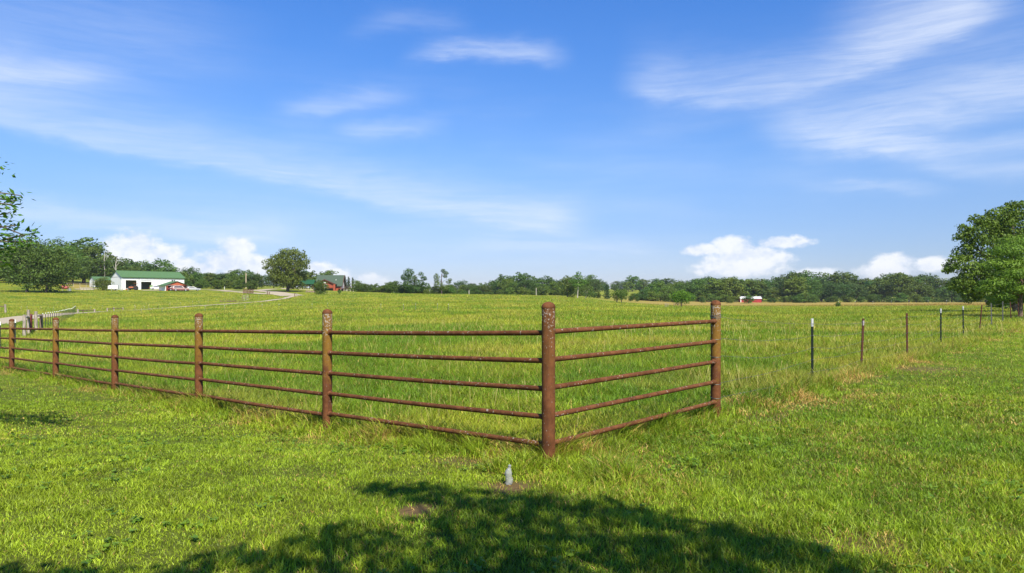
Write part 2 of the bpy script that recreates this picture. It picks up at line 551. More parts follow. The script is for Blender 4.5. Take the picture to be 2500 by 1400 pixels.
gm, n, b = mat('meadow_ground')
po = coords('Object')
za = n.nodes.new('ShaderNodeAttribute'); za.attribute_name = 'zone'
zs = n.nodes.new('ShaderNodeSeparateColor'); link(za.outputs['Color'], zs.inputs[0])
past, dry, bare = (X(zs.outputs[i]) for i in range(3))
n1 = noise(po, .22, 5, .6); n2 = noise(po, 1.6, 5, .65); n3 = noise(po, 9, 4, .7); n4 = noise(po, .035, 4, .55)
lawn = mixc(sstep(n2, .3, .7), (.110, .170, .012), (.190, .240, .018))
fld = mixc(sstep(n1 * .55 + n2 * .25 + n4 * .2, .40, .58), (.090, .155, .012), (.270, .270, .022))
fld = mixc(sstep(n2 * .4 + n3 * .6, .50, .68) * .6, fld, (.30, .25, .035))
c = mixc(past, lawn, fld)
c = mixc(sstep(n3, .52, .36) * .35, c, (.035, .075, .008))
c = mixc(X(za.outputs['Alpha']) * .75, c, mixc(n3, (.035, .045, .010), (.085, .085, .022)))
c = mixc(dry * sstep(n1 * .5 + n2 * .5, .2, .5), c, mixc(n2, (.25, .19, .042), (.36, .27, .068)))
c = mixc(bare, c, mixc(n3, (.085, .045, .022), (.20, .12, .065)))
link(c, b.inputs['Base Color']); b.inputs['Roughness'].default_value = .95; b.inputs['Specular IOR Level'].default_value = .1
bump(b, n3 * .6 + n2 * .8, .6, .12)
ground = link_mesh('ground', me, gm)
ground['kind'] = 'structure'; ground['label'] = 'rolling green pasture and mown lawn rising to a low wooded skyline'


# ------------------------------------------------------------------ mesh builder
class MB:
    def __init__(s): s.v = []; s.f = []

    def add(s, v, f):
        k = len(s.v); s.v += [tuple(p) for p in v]; s.f += [tuple(i + k for i in q) for q in f]; return s

    def box(s, x0, x1, y0, y1, z0, z1):
        v = [(x, y, z) for z in (z0, z1) for y in (y0, y1) for x in (x0, x1)]
        return s.add(v, [(0, 2, 3, 1), (4, 5, 7, 6), (0, 1, 5, 4), (2, 6, 7, 3), (0, 4, 6, 2), (1, 3, 7, 5)])

    def beam(s, p, q, w, h):
        """square bar from p to q"""
        p = Vector(p); q = Vector(q); d = (q - p).normalized()
        up = Vector((0, 0, 1)) if abs(d.z) < .95 else Vector((1, 0, 0))
        a = d.cross(up).normalized() * w / 2; b_ = a.cross(d).normalized() * h / 2
        v = [e + i * a + j * b_ for e in (p, q) for i, j in ((-1, -1), (1, -1), (1, 1), (-1, 1))]
        return s.add(v, [(3, 2, 1, 0), (4, 5, 6, 7), (0, 1, 5, 4), (1, 2, 6, 5), (2, 3, 7, 6), (3, 0, 4, 7)])

    def tube(s, pts, rads, n=8, cap=True):
        pts = [Vector(p) for p in pts]
        if not hasattr(rads, '__len__'): rads = [rads] * len(pts)
        vs = []; a = None
        for i, p in enumerate(pts):
            d = (pts[min(i + 1, len(pts) - 1)] - pts[max(i - 1, 0)]).normalized()
            if a is None:
                up = Vector((0, 0, 1)) if abs(d.z) < .9 else Vector((1, 0, 0))
                a = d.cross(up).normalized()
            else:
                a = (a - d * a.dot(d)).normalized()
            b_ = d.cross(a)
            for k in range(n):
                t = 2 * PI * k / n
                vs.append(p + (a * math.cos(t) + b_ * math.sin(t)) * rads[i])
        fs = []
        for i in range(len(pts) - 1):
            for k in range(n):
                k2 = (k + 1) % n
                fs.append((i * n + k, i * n + k2, (i + 1) * n + k2, (i + 1) * n + k))
        if cap:
            fs.append(tuple(reversed(range(n)))); fs.append(tuple(range((len(pts) - 1) * n, len(pts) * n)))
        return s.add(vs, fs)

    def lathe(s, prof, n=16, c=(0, 0, 0), axis='z'):
        vs = []
        for r, z in prof:
            for k in range(n):
                t = 2 * PI * k / n
                p = (r * math.cos(t), r * math.sin(t), z)
                if axis == 'y': p = (p[0], p[2], p[1])
                if axis == 'x': p = (p[2], p[0], p[1])
                vs.append((p[0] + c[0], p[1] + c[1], p[2] + c[2]))
        fs = [(i * n + k, i * n + (k + 1) % n, (i + 1) * n + (k + 1) % n, (i + 1) * n + k)
              for i in range(len(prof) - 1) for k in range(n)]
        fs.append(tuple(reversed(range(n)))); fs.append(tuple(range((len(prof) - 1) * n, len(prof) * n)))
        return s.add(vs, fs)

    def prism(s, poly, y0, y1):
        """polygon in x, z pushed along y"""
        k = len(poly)
        v = [(x, y0, z) for x, z in poly] + [(x, y1, z) for x, z in poly]
        f = [tuple(range(k)), tuple(reversed(range(k, 2 * k)))]
        f += [(i, (i + 1) % k, k + (i + 1) % k, k + i) for i in range(k)]
        return s.add(v, f)

    def prismx(s, poly, x0, x1):
        """polygon in y, z pushed along x"""
        k = len(poly)
        v = [(x0, y, z) for y, z in poly] + [(x1, y, z) for y, z in poly]
        f = [tuple(range(k)), tuple(reversed(range(k, 2 * k)))]
        f += [(i, (i + 1) % k, k + (i + 1) % k, k + i) for i in range(k)]
        return s.add(v, f)

    def build(s, name, m, parent=None, smooth=False, bevel=0.0):
        me = bpy.data.meshes.new(name); me.from_pydata(s.v, [], s.f)
        bm = bmesh.new(); bm.from_mesh(me)
        bmesh.ops.recalc_face_normals(bm, faces=bm.faces)
        if bevel:
            bmesh.ops.bevel(bm, geom=bm.edges[:], offset=bevel, segments=2, affect='EDGES', clamp_overlap=True)
        bm.to_mesh(me); bm.free()
        if smooth:
            for p in me.polygons: p.use_smooth = True
            try: me.set_sharp_from_angle(angle=R(40))
            except Exception: pass
        me.update()
        return link_mesh(name, me, m, parent)


def tag(o, label, cat, group=None):
    o['label'] = label; o['category'] = cat
    if group: o['group'] = group
    return o


def thing(name, label, cat, loc=(0, 0, 0), rz=0.0, group=None):
    o = bpy.data.objects.new(name, None); COL.objects.link(o)
    o.location = loc; o.rotation_euler = (0, 0, rz); o.empty_display_size = .3
    return tag(o, label, cat, group)


def dup(root, loc, rz=0.0, sc=None, label=None, group=None):
    r_ = root.copy(); COL.objects.link(r_); r_.location = loc; r_.rotation_euler = (0, 0, rz)
    if sc is not None: r_.scale = sc if hasattr(sc, '__len__') else (sc, sc, sc)
    if label: r_['label'] = label
    if group: r_['group'] = group
    for ch in list(root.children):
        c_ = ch.copy(); COL.objects.link(c_); c_.parent = r_
        for g_ in list(ch.children):
            d_ = g_.copy(); COL.objects.link(d_); d_.parent = c_
    return r_


# ------------------------------------------------------------------ driveway
def spline(pts, step=1.0):
    p = np.array([[v.x, v.y] for v in pts]); out = []
    for i in range(len(p) - 1):
        a, b_, c_, d_ = p[max(i - 1, 0)], p[i], p[i + 1], p[min(i + 2, len(p) - 1)]
        k = max(2, int(np.linalg.norm(c_ - b_) / step))
        for t in np.linspace(0, 1, k, endpoint=False):
            out.append(.5 * ((2 * b_) + (c_ - a) * t + (2 * a - 5 * b_ + 4 * c_ - d_) * t * t + (-a + 3 * b_ - 3 * c_ + d_) * t ** 3))
    out.append(p[-1]); return np.array(out)


ROADS = []


def road_strip(pts, width):
    c_ = spline(pts, 1.2); d_ = np.gradient(c_, axis=0); d_ /= np.linalg.norm(d_, axis=1)[:, None] + 1e-9
    nrm = np.stack([-d_[:, 1], d_[:, 0]], 1)
    ROADS.append((c_, width))
    K = 7; vs = []; fs = []
    for i in range(len(c_)):
        wv_ = width * (.9 + .25 * float(vn1(np.array(i * .2), np.array(width))))
        for k in range(K):
            t = (k / (K - 1) - .5) * wv_
            x_, y_ = c_[i] + nrm[i] * t
            vs.append((x_, y_, zt(x_, y_) + .06 + .04 * (1 - abs(2 * k / (K - 1) - 1))))
    for i in range(len(c_) - 1):
        for k in range(K - 1):
            fs.append((i * K + k, i * K + k + 1, (i + 1) * K + k + 1, (i + 1) * K + k))
    return vs, fs


gv, n, b = mat('pale_gravel')
g1 = noise(coords(), .6, 5); g2 = noise(coords(), 5, 5, .7)
link(mixc(g1 * .5 + g2 * .5, (.30, .24, .15), (.48, .41, .28)), b.inputs['Base Color'])
b.inputs['Roughness'].default_value = .95; bump(b, g2, .5, .05)
mb = MB()
for pts, wd in (
    ([at(-330, 66), hit(-60, 795), hit(0, 786), hit(60, 777), hit(150, 768), hit(250, 762)], 3.4),
    ([hit(250, 762), hit(350, 757), hit(450, 750), hit(560, 743),
      hit(640, 737), hit(685, 731), hit(705, 726.5), hit(718, 723)], 1.9),
    ([hit(422, 706.5), hit(470, 707), hit(520, 708), hit(580, 709.5), hit(625, 710), hit(655, 712.5), hit(680, 716.5), hit(700, 720.5), hit(716, 723)], 6.5),
    ([hit(520, 709), hit(560, 712), hit(600, 715), hit(645, 718), hit(690, 719)], 4.5),
    ([hit(626, 709.5), hit(660, 706.8), hit(700, 705.2), hit(745, 704.3)], 5.0),
):
    mb.add(*road_strip(pts, wd))
road = mb.build('driveway', gv); road['kind'] = 'structure'
road['label'] = 'pale gravel farm driveway winding across the pasture to the house and barn'

# yards of bare earth
mb = MB()
for (px, Y, rx, ry) in ((410, 236.5, 9.5, 3.0), (212, 243, 3.2, 5)):
    c0 = at(px, Y); N_ = 28
    vs = [(c0.x, c0.y, c0.z + .08)]
    for k_ in range(1, 5):
        for t in range(N_):
            th = 2 * PI * t / N_; rr = k_ / 4 * (.85 + .3 * prng.random())
            x_, y_ = c0.x + rx * rr * math.cos(th), c0.y + ry * rr * math.sin(th)
            vs.append((x_, y_, zt(x_, y_) + .07))
    fs = [(0, 1 + t, 1 + (t + 1) % N_) for t in range(N_)]
    for k_ in range(3):
        for t in range(N_):
            a_ = 1 + k_ * N_; fs.append((a_ + t, a_ + N_ + t, a_ + N_ + (t + 1) % N_, a_ + (t + 1) % N_))
    mb.add(vs, fs)
yard = mb.build('dirt_yard', gv); yard['kind'] = 'structure'; yard['label'] = 'bare pale earth yard in front of the white barn'


# ------------------------------------------------------------------ grass
def road_mask(x, y):
    m = np.zeros(len(x), bool)
    idx = np.nonzero((y > 40) & (pix(x, y) < 900))[0]
    for c_, wd in ROADS:
        cc = c_[::2]
        for s_ in range(0, len(idx), 20000):
            i = idx[s_:s_ + 20000]
            d_ = ((x[i, None] - cc[None, :, 0]) ** 2 + (y[i, None] - cc[None, :, 1]) ** 2).min(1)
            m[i] |= d_ < (wd * .62) ** 2
    return m


def lerp(a, b_, t): return np.array(a)[None, :] * (1 - t[:, None]) + np.array(b_)[None, :] * t[:, None]


def grass_points(y0, y1, dens):
    wide = 4900 if y1 < 20 else 3700
    area = wide / FPX * .5 * (y1 ** 2 - y0 ** 2)
    k = int(area * dens)
    y = np.sqrt(rng.random(k) * (y1 ** 2 - y0 ** 2) + y0 ** 2)
    x = (rng.random(k) - .5) * wide / FPX * y
    return x, y


def blades(x, y, sc, two):
    keep = rng.random(len(x)) > np.clip(bare_mask(x, y) * 1.25, 0, .93)
    a, b_ = ab(x, y)
    inside = (a > 0) & (b_ > 0)
    fl = np.where((a > -1.0) & (a < 24.0), np.abs(b_), 9.0)            # distance from the pipe fence, left run
    fr = np.where((b_ > -.6) & (b_ < 60.0), np.abs(a), 9.0)            # right run and wire fence
    fd = np.minimum(fl, fr)
    right = (a < 0)
    f1 = vn1.fbm(x * .9, y * .9, 3); f2 = vn2.fbm(x * .22, y * .22, 3); f3 = vn3.fbm(x * 3.1, y * 3.1, 2)
    clump = vn2(x * 4.3 + 9, y * 4.3)
    h = np.where(inside, .115 + .095 * f1, np.where(right, .046 + .042 * f1, .032 + .026 * f1))
    strip = np.clip(1.15 - fd / .42, 0, 1) * (.35 + 1.1 * np.clip(f3 * 1.8 - .45, 0, 1))
    h = h + strip * .17 * np.minimum(1, 14 / np.maximum(y, 8))
    h = h * (.5 + .7 * rng.random(len(x))) * (.55 + .9 * clump)
    far = np.clip((y - 14) / 60, 0, 1)
    h = h * (1 + .5 * np.minimum(sc - 1, 1.6) * far)
    h = np.where(dry_mask(x, y) > .4, h * 1.6, h)
    # colour: living blades, yellowed blades, straw
    u = rng.random(len(x))
    lawn_c = lerp((.155, .262, .012), (.350, .440, .026), np.clip(f1 * .9 + f2 * .7 - .35 + .35 * (u - .5), 0, 1))
    past_c = lerp((.128, .240, .011), (.352, .395, .029), np.clip(f2 * 2.2 + f1 * .9 - 1.15 + .5 * (u - .5), 0, 1))
    fy = vn3.fbm(x * .16 + 5, y * .30, 3); yel = np.clip((fy - .52) * 5, 0, 1) * (.35 + .65 * rng.random(len(x)))
    past_c = past_c * (1 - .55 * yel[:, None]) + .55 * yel[:, None] * np.array([.46, .37, .07])[None, :]
    right_c = lerp((.140, .252, .012), (.345, .430, .026), np.clip(f2 * .9 + f1 * .9 - .45 + .45 * (u - .5), 0, 1))
    c_ = np.where(inside[:, None], past_c, np.where(right[:, None], right_c, lawn_c))
    straw = lerp((.42, .27, .065), (.60, .42, .135), rng.random(len(x)))
    ps = np.where(inside, .11 + .18 * np.clip(f2 * 1.6 - .5, 0, 1), np.where(right, .07, .03))
    patch = np.clip((vn3.fbm(x * 1.3 + 40, y * 1.3, 3) - .50) * 5, 0, 1)
    ps = ps + np.clip(1.5 - fd / .85, 0, 1) * (.10 + .46 * patch) + .20 * patch * right * np.clip(1.3 - fd / 4.5, 0, 1) + .22 * np.clip((vn2.fbm(x * .8 + 70, y * .8, 3) - .56) * 7, 0, 1) * (~inside)
    ps = np.maximum(ps, bare_mask(x, y) * .8)
    isd = rng.random(len(x)) < ps
    c_ = np.where(isd[:, None], straw, c_)
    dm = dry_mask(x, y)[:, None]
    c_ = c_ * (1 - dm) + dm * lerp((.28, .20, .045), (.40, .29, .075), u)
    c_ = c_ * ((.46 + 1.02 * rng.random(len(x))) * (.72 + .56 * vn2(x * 6.1, y * 6.1 + 3)))[:, None]
    h = np.where(isd, h * .8, h)
    keep &= ~road_mask(x, y)
    x, y, h, c_, isd, inside, sc = (v[keep] for v in (x, y, h, c_, isd, inside, sc))
    k = len(x)
    z = zT(x, y) - .008
    wd = np.where(inside, .0056, .0062) * sc * (.7 + .6 * rng.random(k))
    th = rng.random(k) * 2 * PI
    ld = rng.random(k) * 2 * PI
    ln = h * np.where(isd, .5 + .9 * rng.random(k), .25 + .90 * rng.random(k))
    base = np.stack([x, y, z], 1)
    sd_ = np.stack([np.cos(th), np.sin(th), np.zeros(k)], 1) * (wd / 2)[:, None]
    tip = base + np.stack([np.cos(ld) * ln, np.sin(ld) * ln, np.sqrt(np.maximum(h * h - .55 * ln * ln, (h * .25) ** 2))], 1)
    if two:
        mid = base + np.stack([np.cos(ld) * ln * .32, np.sin(ld) * ln * .32, (tip - base)[:, 2] * .60], 1)
        v = np.stack([base - sd_, base + sd_, mid + sd_ * .85, mid - sd_ * .85, tip], 1).reshape(-1, 3)
        o = np.arange(k)[:, None] * 5
        lp = np.concatenate([o + np.array([[0, 1, 2, 3]]), o + np.array([[3, 2, 4]])], 1).ravel()
        tt = np.tile([4, 3], k); c_ = np.repeat(c_, 2, 0)
    else:
        v = np.stack([base - sd_, base + sd_, tip], 1).reshape(-1, 3)
        o = np.arange(k)[:, None] * 3
        lp = (o + np.array([[0, 1, 2]])).ravel(); tt = np.full(k, 3)
    return v, lp, tt, c_


parts_ = []
for (y0, y1, dens, s_, two) in ((2.4, 4.6, 6200, .88, True), (4.6, 6.5, 6600, .92, True), (6.5, 9, 4400, 1.12, True), (9, 13, 2200, 1.5, True),
                                (13, 19, 950, 2.1, False), (19, 29, 420, 2.9, False), (29, 46, 170, 4.2, False),
                                (46, 76, 66, 6.0, False), (76, 135, 20, 9.0, False), (135, 230, 5, 14.0, False)):
    x, y = grass_points(y0, y1, dens)
    parts_.append(blades(x, y, np.full(len(x), s_), two))
# taller unmown blades along the fence feet
for (k, ax, ay, dx_, dy_, L) in ((15000, CX, CY, DLX, DLY, 22.0), (5000, CX, CY, DRX, DRY, 4.0), (9000, CX + DRX * 3.7, CY + DRY * 3.7, DRX, DRY, 26.0)):
    t = rng.random(k) ** 1.25 * L
    o_ = rng.normal(0, .14, k)
    x = ax + dx_ * t - dy_ * o_; y = ay + dy_ * t + dx_ * o_
    g_ = vn3(x * 2.4, y * 2.4) > .42
    parts_.append(blades(x[g_], y[g_], np.full(g_.sum(), 1.35), True))
# broad-leaved weeds and clover in the lawn, seed stalks in the pasture


def weeds(n_, y0, y1):
    y = np.sqrt(rng.random(n_) * (y1 ** 2 - y0 ** 2) + y0 ** 2); x = (rng.random(n_) * 3300 - 1650) / FPX * y
    a, b_ = ab(x, y)
    g_ = (vn2.fbm(x * .75 + 20, y * .75, 3) + .22 * (rng.random(n_) - .5) > .53) & (rng.random(n_) < .6) & (bare_mask(x, y) < .2) & ~((a > .1) & (b_ > .1))
    x, y = x[g_], y[g_]; m_ = 7
    X_ = np.repeat(x, m_) + rng.normal(0, .022, len(x) * m_); Y_ = np.repeat(y, m_) + rng.normal(0, .022, len(x) * m_); k = len(X_)
    Z_ = zT(X_, Y_) + .012 + .035 * rng.random(k)
    th = rng.random(k) * 2 * PI; ln = .012 + .014 * rng.random(k); tl = rng.normal(0, .35, k)
    d1 = np.stack([np.cos(th), np.sin(th), tl], 1) * ln[:, None]; d2 = np.stack([-np.sin(th), np.cos(th), rng.normal(0, .3, k)], 1) * (ln * .75)[:, None]
    c0 = np.stack([X_, Y_, Z_], 1)
    v = np.stack([c0 - d1, c0 - d1 * .3 + d2, c0 + d1, c0 - d1 * .3 - d2], 1).reshape(-1, 3)
    cc = lerp((.085, .180, .014), (.190, .290, .024), rng.random(k))
    return v, np.arange(4 * k), np.full(k, 4), cc


def stalks(n_, y0, y1):
    y = np.sqrt(rng.random(n_) * (y1 ** 2 - y0 ** 2) + y0 ** 2); x = (rng.random(n_) * 3300 - 1650) / FPX * y
    a, b_ = ab(x, y); g_ = (a > .15) & (b_ > .15) & (vn3.fbm(x * .5, y * .5, 3) > .47)
    x, y = x[g_], y[g_]; k = len(x); z = zT(x, y); h = .24 + .26 * rng.random(k); th = rng.random(k) * 6.283; wd = .0010 + .00013 * y
    base = np.stack([x, y, z], 1); tip = base + np.stack([np.cos(th) * h * .35, np.sin(th) * h * .35, h], 1)
    sd_ = np.stack([wd, np.zeros(k), np.zeros(k)], 1); hd = tip - (tip - base) * .16
    v = np.stack([base - sd_, base + sd_, hd + sd_, hd - sd_, hd - sd_ * 3, hd + sd_ * 3, tip], 1).reshape(-1, 3)
    o = np.arange(k)[:, None] * 7
    lp = np.concatenate([o + np.array([[0, 1, 2, 3]]), o + np.array([[4, 5, 6]])], 1).ravel()
    cc = np.repeat(lerp((.26, .28, .05), (.46, .38, .13), rng.random(k)), 2, 0)
    return v, lp, np.tile([4, 3], k), cc


parts_ += [weeds(3600, 3.6, 9), weeds(1600, 9, 15), stalks(900, 6.5, 14), stalks(2200, 14, 40)]
vs = []; lps = []; tts = []; cs = []; k = 0
for v, lp, tt, c_ in parts_:
    vs.append(v); lps.append(lp + k); tts.append(tt); cs.append(c_); k += len(v)
vs = np.concatenate(vs); lps = np.concatenate(lps); tts = np.concatenate(tts); cs = np.concatenate(cs)
me = raw_mesh('grass', vs, lps, np.concatenate([[0], np.cumsum(tts)[:-1]]), tts, cs)
gr = link_mesh('grass', me, M['grass']); gr['kind'] = 'stuff'
gr['label'] = 'short green lawn grass in front, longer yellowed pasture grass behind the pipe fence'
del vs, lps, tts, cs, parts_


# ------------------------------------------------------------------ trees
def leaves(rg, lobes, n_, leaf, asp=.6, shell=.55, up=.35, spread=.7, tint=((.035, .075, .012), (.085, .135, .020)), droop=0.0):
    lobes = np.array(lobes, float)
    wgt = (lobes[:, 3] * lobes[:, 4] + lobes[:, 3] * lobes[:, 5]); wgt /= wgt.sum()
    li = rg.choice(len(lobes), n_, p=wgt); L = lobes[li]
    d = rg.normal(size=(n_, 3)); d /= np.linalg.norm(d, axis=1)[:, None]
    rr = shell + (1.06 - shell) * rg.random(n_) ** .6
    P = L[:, :3] + d * L[:, 3:6] * rr[:, None]
    nr = d + rg.normal(size=(n_, 3)) * spread + np.array([0, 0, up]); nr /= np.linalg.norm(nr, axis=1)[:, None]
    t = np.cross(nr, rg.normal(size=(n_, 3))); t[:, 2] -= droop; t -= nr * (t * nr).sum(1)[:, None]
    t /= np.linalg.norm(t, axis=1)[:, None] + 1e-9
    bb = np.cross(nr, t)
    sz = leaf * (.55 + .9 * rg.random(n_))
    T = t * (sz / 2)[:, None]; B = bb * (sz * asp / 2)[:, None]
    v = np.stack([P - T, P + B * (.7 + .6 * rg.random((n_, 1))) - T * .1, P + T, P - B * (.7 + .6 * rg.random((n_, 1))) + T * .15], 1).reshape(-1, 3)
    lob_t = rg.random(len(lobes))[li]
    f = np.clip(.15 + .35 * lob_t + .5 * rg.random(n_), 0, 1)
    c_ = lerp(tint[0], tint[1], f) * (.8 + .4 * rg.random(n_))[:, None]
    return v, c_


def clumps(lobes, k, f, seed):
    """break each big lobe into k smaller leaf clumps round its upper and outer side, with gaps between"""
    rg = np.random.default_rng(seed); out = []
    for L in lobes:
        ph = rg.random() * 6.28
        for i in range(k):
            u = 1 - (i + .5) / k * 1.55; u = min(max(u + rg.normal() * .12, -1), 1)
            th = ph + i * 2.39996 + rg.normal() * .25; q_ = math.sqrt(1 - u * u); s_ = f * (.75 + .5 * rg.random())
            out.append((L[0] + math.cos(th) * q_ * L[3] * .82, L[1] + math.sin(th) * q_ * L[4] * .82, L[2] + u * L[5] * .82, L[3] * s_, L[4] * s_, L[5] * s_ * .85))
        out.append((L[0], L[1], L[2], L[3] * .6, L[4] * .6, L[5] * .6))
    return out


def leaf_mesh(name, v, c_):
    k = len(v) // 4
    return raw_mesh(name, v, np.arange(4 * k), np.arange(k) * 4, np.full(k, 4), c_)


def limb(mb, p, q, r0, r1, rg, sag=.12, n=7, k=5):
    p = np.array(p, float); q = np.array(q, float); L = np.linalg.norm(q - p)
    off = rg.normal(size=3) * L * sag * .5
    pts = [p + (q - p) * t + off * math.sin(PI * t) + np.array([0, 0, L * sag]) * math.sin(PI * t) for t in np.linspace(0, 1, k)]
    mb.tube(pts, list(np.linspace(r0, r1, k)), n)


def tree(name, label, cat, loc, lobes, trunk_top, r0, n_leaf, leaf, seed, bark='bark', rz=0.0, group=None, lean=(0, 0), limbs=10, trunks=((0, 0),), sub=0, **kw):
    """a tapered trunk with limbs into the crown; the crown is many leaf-sized faces in clumps"""
    rg = np.random.default_rng(seed)
    t = thing(name, label, cat, loc, rz, group)
    mb = MB()
    for (tx, ty) in trunks:
        top = np.array([lean[0] + tx * 1.4, lean[1] + ty * 1.4, trunk_top])
        zz = np.linspace(-.25 * r0 - .1, 1, 6)
        mid = np.array([tx, ty, 0.0])
        pts = [mid + (top - mid) * max(s_, 0) + np.array([0, 0, min(s_, 0) * 1.0]) + rg.normal(size=3) * r0 * .25 * (0 < s_ < 1) for s_ in zz]
        mb.tube(pts, [r0 * 1.45, r0 * 1.05, r0 * .92, r0 * .82, r0 * .7, r0 * .5], 10)
        for j in rg.permutation(len(lobes))[:limbs]:
            lb = lobes[j]; s_ = .55 + .45 * rg.random()
            a_ = mid + (top - mid) * s_
            limb(mb, a_, (lb[0] + lb[3] * .3 * rg.normal(), lb[1] + lb[4] * .3 * rg.normal(), lb[2] + lb[5] * .25 * rg.normal()), r0 * .42 * (1.2 - s_ * .4), r0 * .05, rg, n=6)
    mb.build('trunk', M[bark], t, smooth=True)
    if sub: lobes = clumps(lobes, sub, .42, seed)
    v, c_ = leaves(rg, lobes, n_leaf, leaf, **kw)
    link_mesh('crown', leaf_mesh('crown', v, c_), M['leaf'], t)
    return t


def lobes_round(seed, H, W, z0=.12, n_=16, r=(.15, .24), top=1.0, flat=1.0):
    """clump centres over an uneven dome that starts at z0*H"""
    rg = np.random.default_rng(seed); out = []
    zc = (z0 + top) / 2 * H; hz = (top - z0) / 2 * H
    for i in range(n_):
        th = i * 2.39996 + rg.normal() * .3
        u = (i + .5) / n_ * 2 - 1
        u = np.clip(u + rg.normal() * .12, -1, 1)
        rad_ = max(math.sqrt(max(0, 1 - u * u)), .72 if u < -.2 else 0) * (.62 + .25 * rg.random())
        rr = (r[0] + (r[1] - r[0]) * rg.random()) * W * 1.25
        out.append((math.cos(th) * rad_ * W / 2, math.sin(th) * rad_ * W / 2, zc + u * hz * .78, rr, rr, rr * .8 * flat))
    out.append((0, 0, zc, W * .26, W * .26, hz * .5))
    return out


def lobes_cone(seed, H, W, z0=.05, n_=14):
    rg = np.random.default_rng(seed); out = []
    for i in range(n_):
        u = (i + .5) / n_; th = i * 2.39996
        rr = (1 - u) ** .8 * W / 2
        out.append((math.cos(th) * rr * .5, math.sin(th) * rr * .5, H * (z0 + (1 - z0) * u * .95), .12 * W + rr * .45, .12 * W + rr * .45, H * .085))
    return out


# --- kinds of far tree, one of each with its own mesh, then copies
DG = ((.038, .084, .012), (.120, .186, .028))
MG = ((.055, .112, .014), (.145, .220, .032))
BG = ((.034, .074, .016), (.098, .158, .032))
KINDS = []
for s_, (H, W, z0, n_, tint) in enumerate(((15, 11, .05, 20, DG), (17, 10, .08, 22, DG), (13, 11, .03, 18, MG), (18, 9, .10, 22, BG),
                                           (14, 9, .04, 17, MG), (16, 12, .06, 24, BG), (12, 9, .02, 15, DG), (19, 11, .14, 24, MG))):
    KINDS.append(('broad', H, lobes_round(100 + s_, H, W, z0, n_), W, tint, 4200, .62))
KINDS.append(('cedar', 9, lobes_cone(120, 9, 5), 5, ((.025, .055, .014), (.060, .100, .022)), 1700, .42))
KINDS.append(('cedar', 11, lobes_cone(121, 11, 5.5), 5.5, ((.022, .050, .014), (.050, .090, .020)), 1900, .45))
USED = {}


def far_tree(kind, loc, h, label, group=None, cat='tree', name=None, wf=1.0):
    ty, H, lb, W, tint, nl, lf = KINDS[kind]
    nm = name or ('broadleaf_tree' if ty == 'broad' else 'cedar_tree')
    s_ = h / H
    rz = prng.random() * 2 * PI
    sc = (s_ * wf * (.9 + .2 * prng.random()), s_ * wf * (.9 + .2 * prng.random()), s_)
    if kind not in USED:
        t = tree(nm, label, cat, loc, lb, H * .62, H * .022, nl, lf, 200 + kind, group=group, limbs=7, tint=tint, rz=rz, sub=5 if ty == 'broad' else 0)
        t.scale = sc; USED[kind] = t; return t
    t = dup(USED[kind], loc, rz, sc, label)
    t.name = nm
    if group: t['group'] = group
    elif 'group' in t: del t['group']
    t['category'] = cat
    return t


def row_of_trees(px0, px1, Yf, topf, n_, label, group, kinds, jit=8, wf=1.0, hmin=7, hmax=24, sink=.3):
    """trees of one stretch of wood: depth and skyline height vary with the compass column"""
    for i in range(n_):
        px = px0 + (px1 - px0) * (i + .5 + prng.uniform(-.42, .42)) / n_
        Y = Yf(px) + prng.uniform(-jit, jit)
        if 1785 < px < 1890: Y = max(Y, 420)
        p = at(px, Y)
        top = topf(px) + prng.choice((-11, -7, -3, 0, 4, 8)) + prng.uniform(-3, 3)
        zt_ = HC - (top - HZ) / FPX * Y
        h = min(max(zt_ - p.z, hmin), hmax)
        far_tree(prng.choice(kinds), p - Vector((0, 0, sink)), h, label, group, wf=wf * prng.uniform(1.1, 1.55))


I = lambda xs, ys: (lambda p: float(np.interp(p, xs, ys)))
BR = [0, 1, 2, 3, 4, 5, 6, 7]
# hillside wood on the left, behind the barn
topL = I([-200, 0, 60, 110, 165, 250, 268, 300, 330, 400, 440, 480, 560, 640], [590, 600, 588, 578, 586, 592, 640, 632, 642, 642, 655, 661, 666, 672])
G1 = 'trees of the hillside wood left of the white barn'
row_of_trees(-130, 255, lambda p: 292, lambda p: topL(p) + 22, 9, 'dark leafy tree in the front row of the wood left of the open shed', G1 + ', front row', [0, 1, 2, 4, 5, 7], wf=1.1, hmin=9)
row_of_trees(-150, 252, lambda p: 315, topL, 10, 'tall leafy tree on the skyline of the wood left of the open shed', G1 + ', skyline', [1, 3, 7, 5], wf=1.0, hmax=26)
row_of_trees(265, 640, lambda p: 300 + (p - 265) * .06, lambda p: topL(p) + 14, 20, 'leafy tree at the foot of the wood between the white barn and the big oak', 'trees at the foot of the wood behind the white barn', [0, 2, 4, 5, 6], wf=1.0)
row_of_trees(255, 645, lambda p: 330 + (p - 255) * .06, topL, 20, 'leafy tree on the skyline of the wood behind the white barn and pole', 'skyline trees of the wood behind the white barn', BR, wf=.95)
# behind pavilion and house
topH = I([740, 760, 790, 830], [668, 666, 671, 677])
row_of_trees(655, 830, lambda p: 345, topH, 9, 'leafy tree on the hill behind the dark green pavilion roof', 'trees on the hill behind the pavilion', BR)
for px, row, Y in ((842, 673, 300), (851, 675, 305), (861, 677, 302)):
    p = at(px, Y); far_tree(8 + (px % 2), p, (HC - (row - HZ) / FPX * Y) - p.z, 'slim dark pine close right of the log house', 'three slim pines beside the log house', name='pine_tree', wf=.8)
topM = I([865, 905, 950, 985, 1060, 1110], [692, 700, 696, 694, 698, 702])
row_of_trees(866, 1105, lambda p: 272, topM, 20, 'low bushy tree in the dark hedge line right of the log house', 'bushy trees beyond the crest right of the log house', [0, 2, 4, 6], jit=7, hmin=4, wf=1.1, sink=.8)
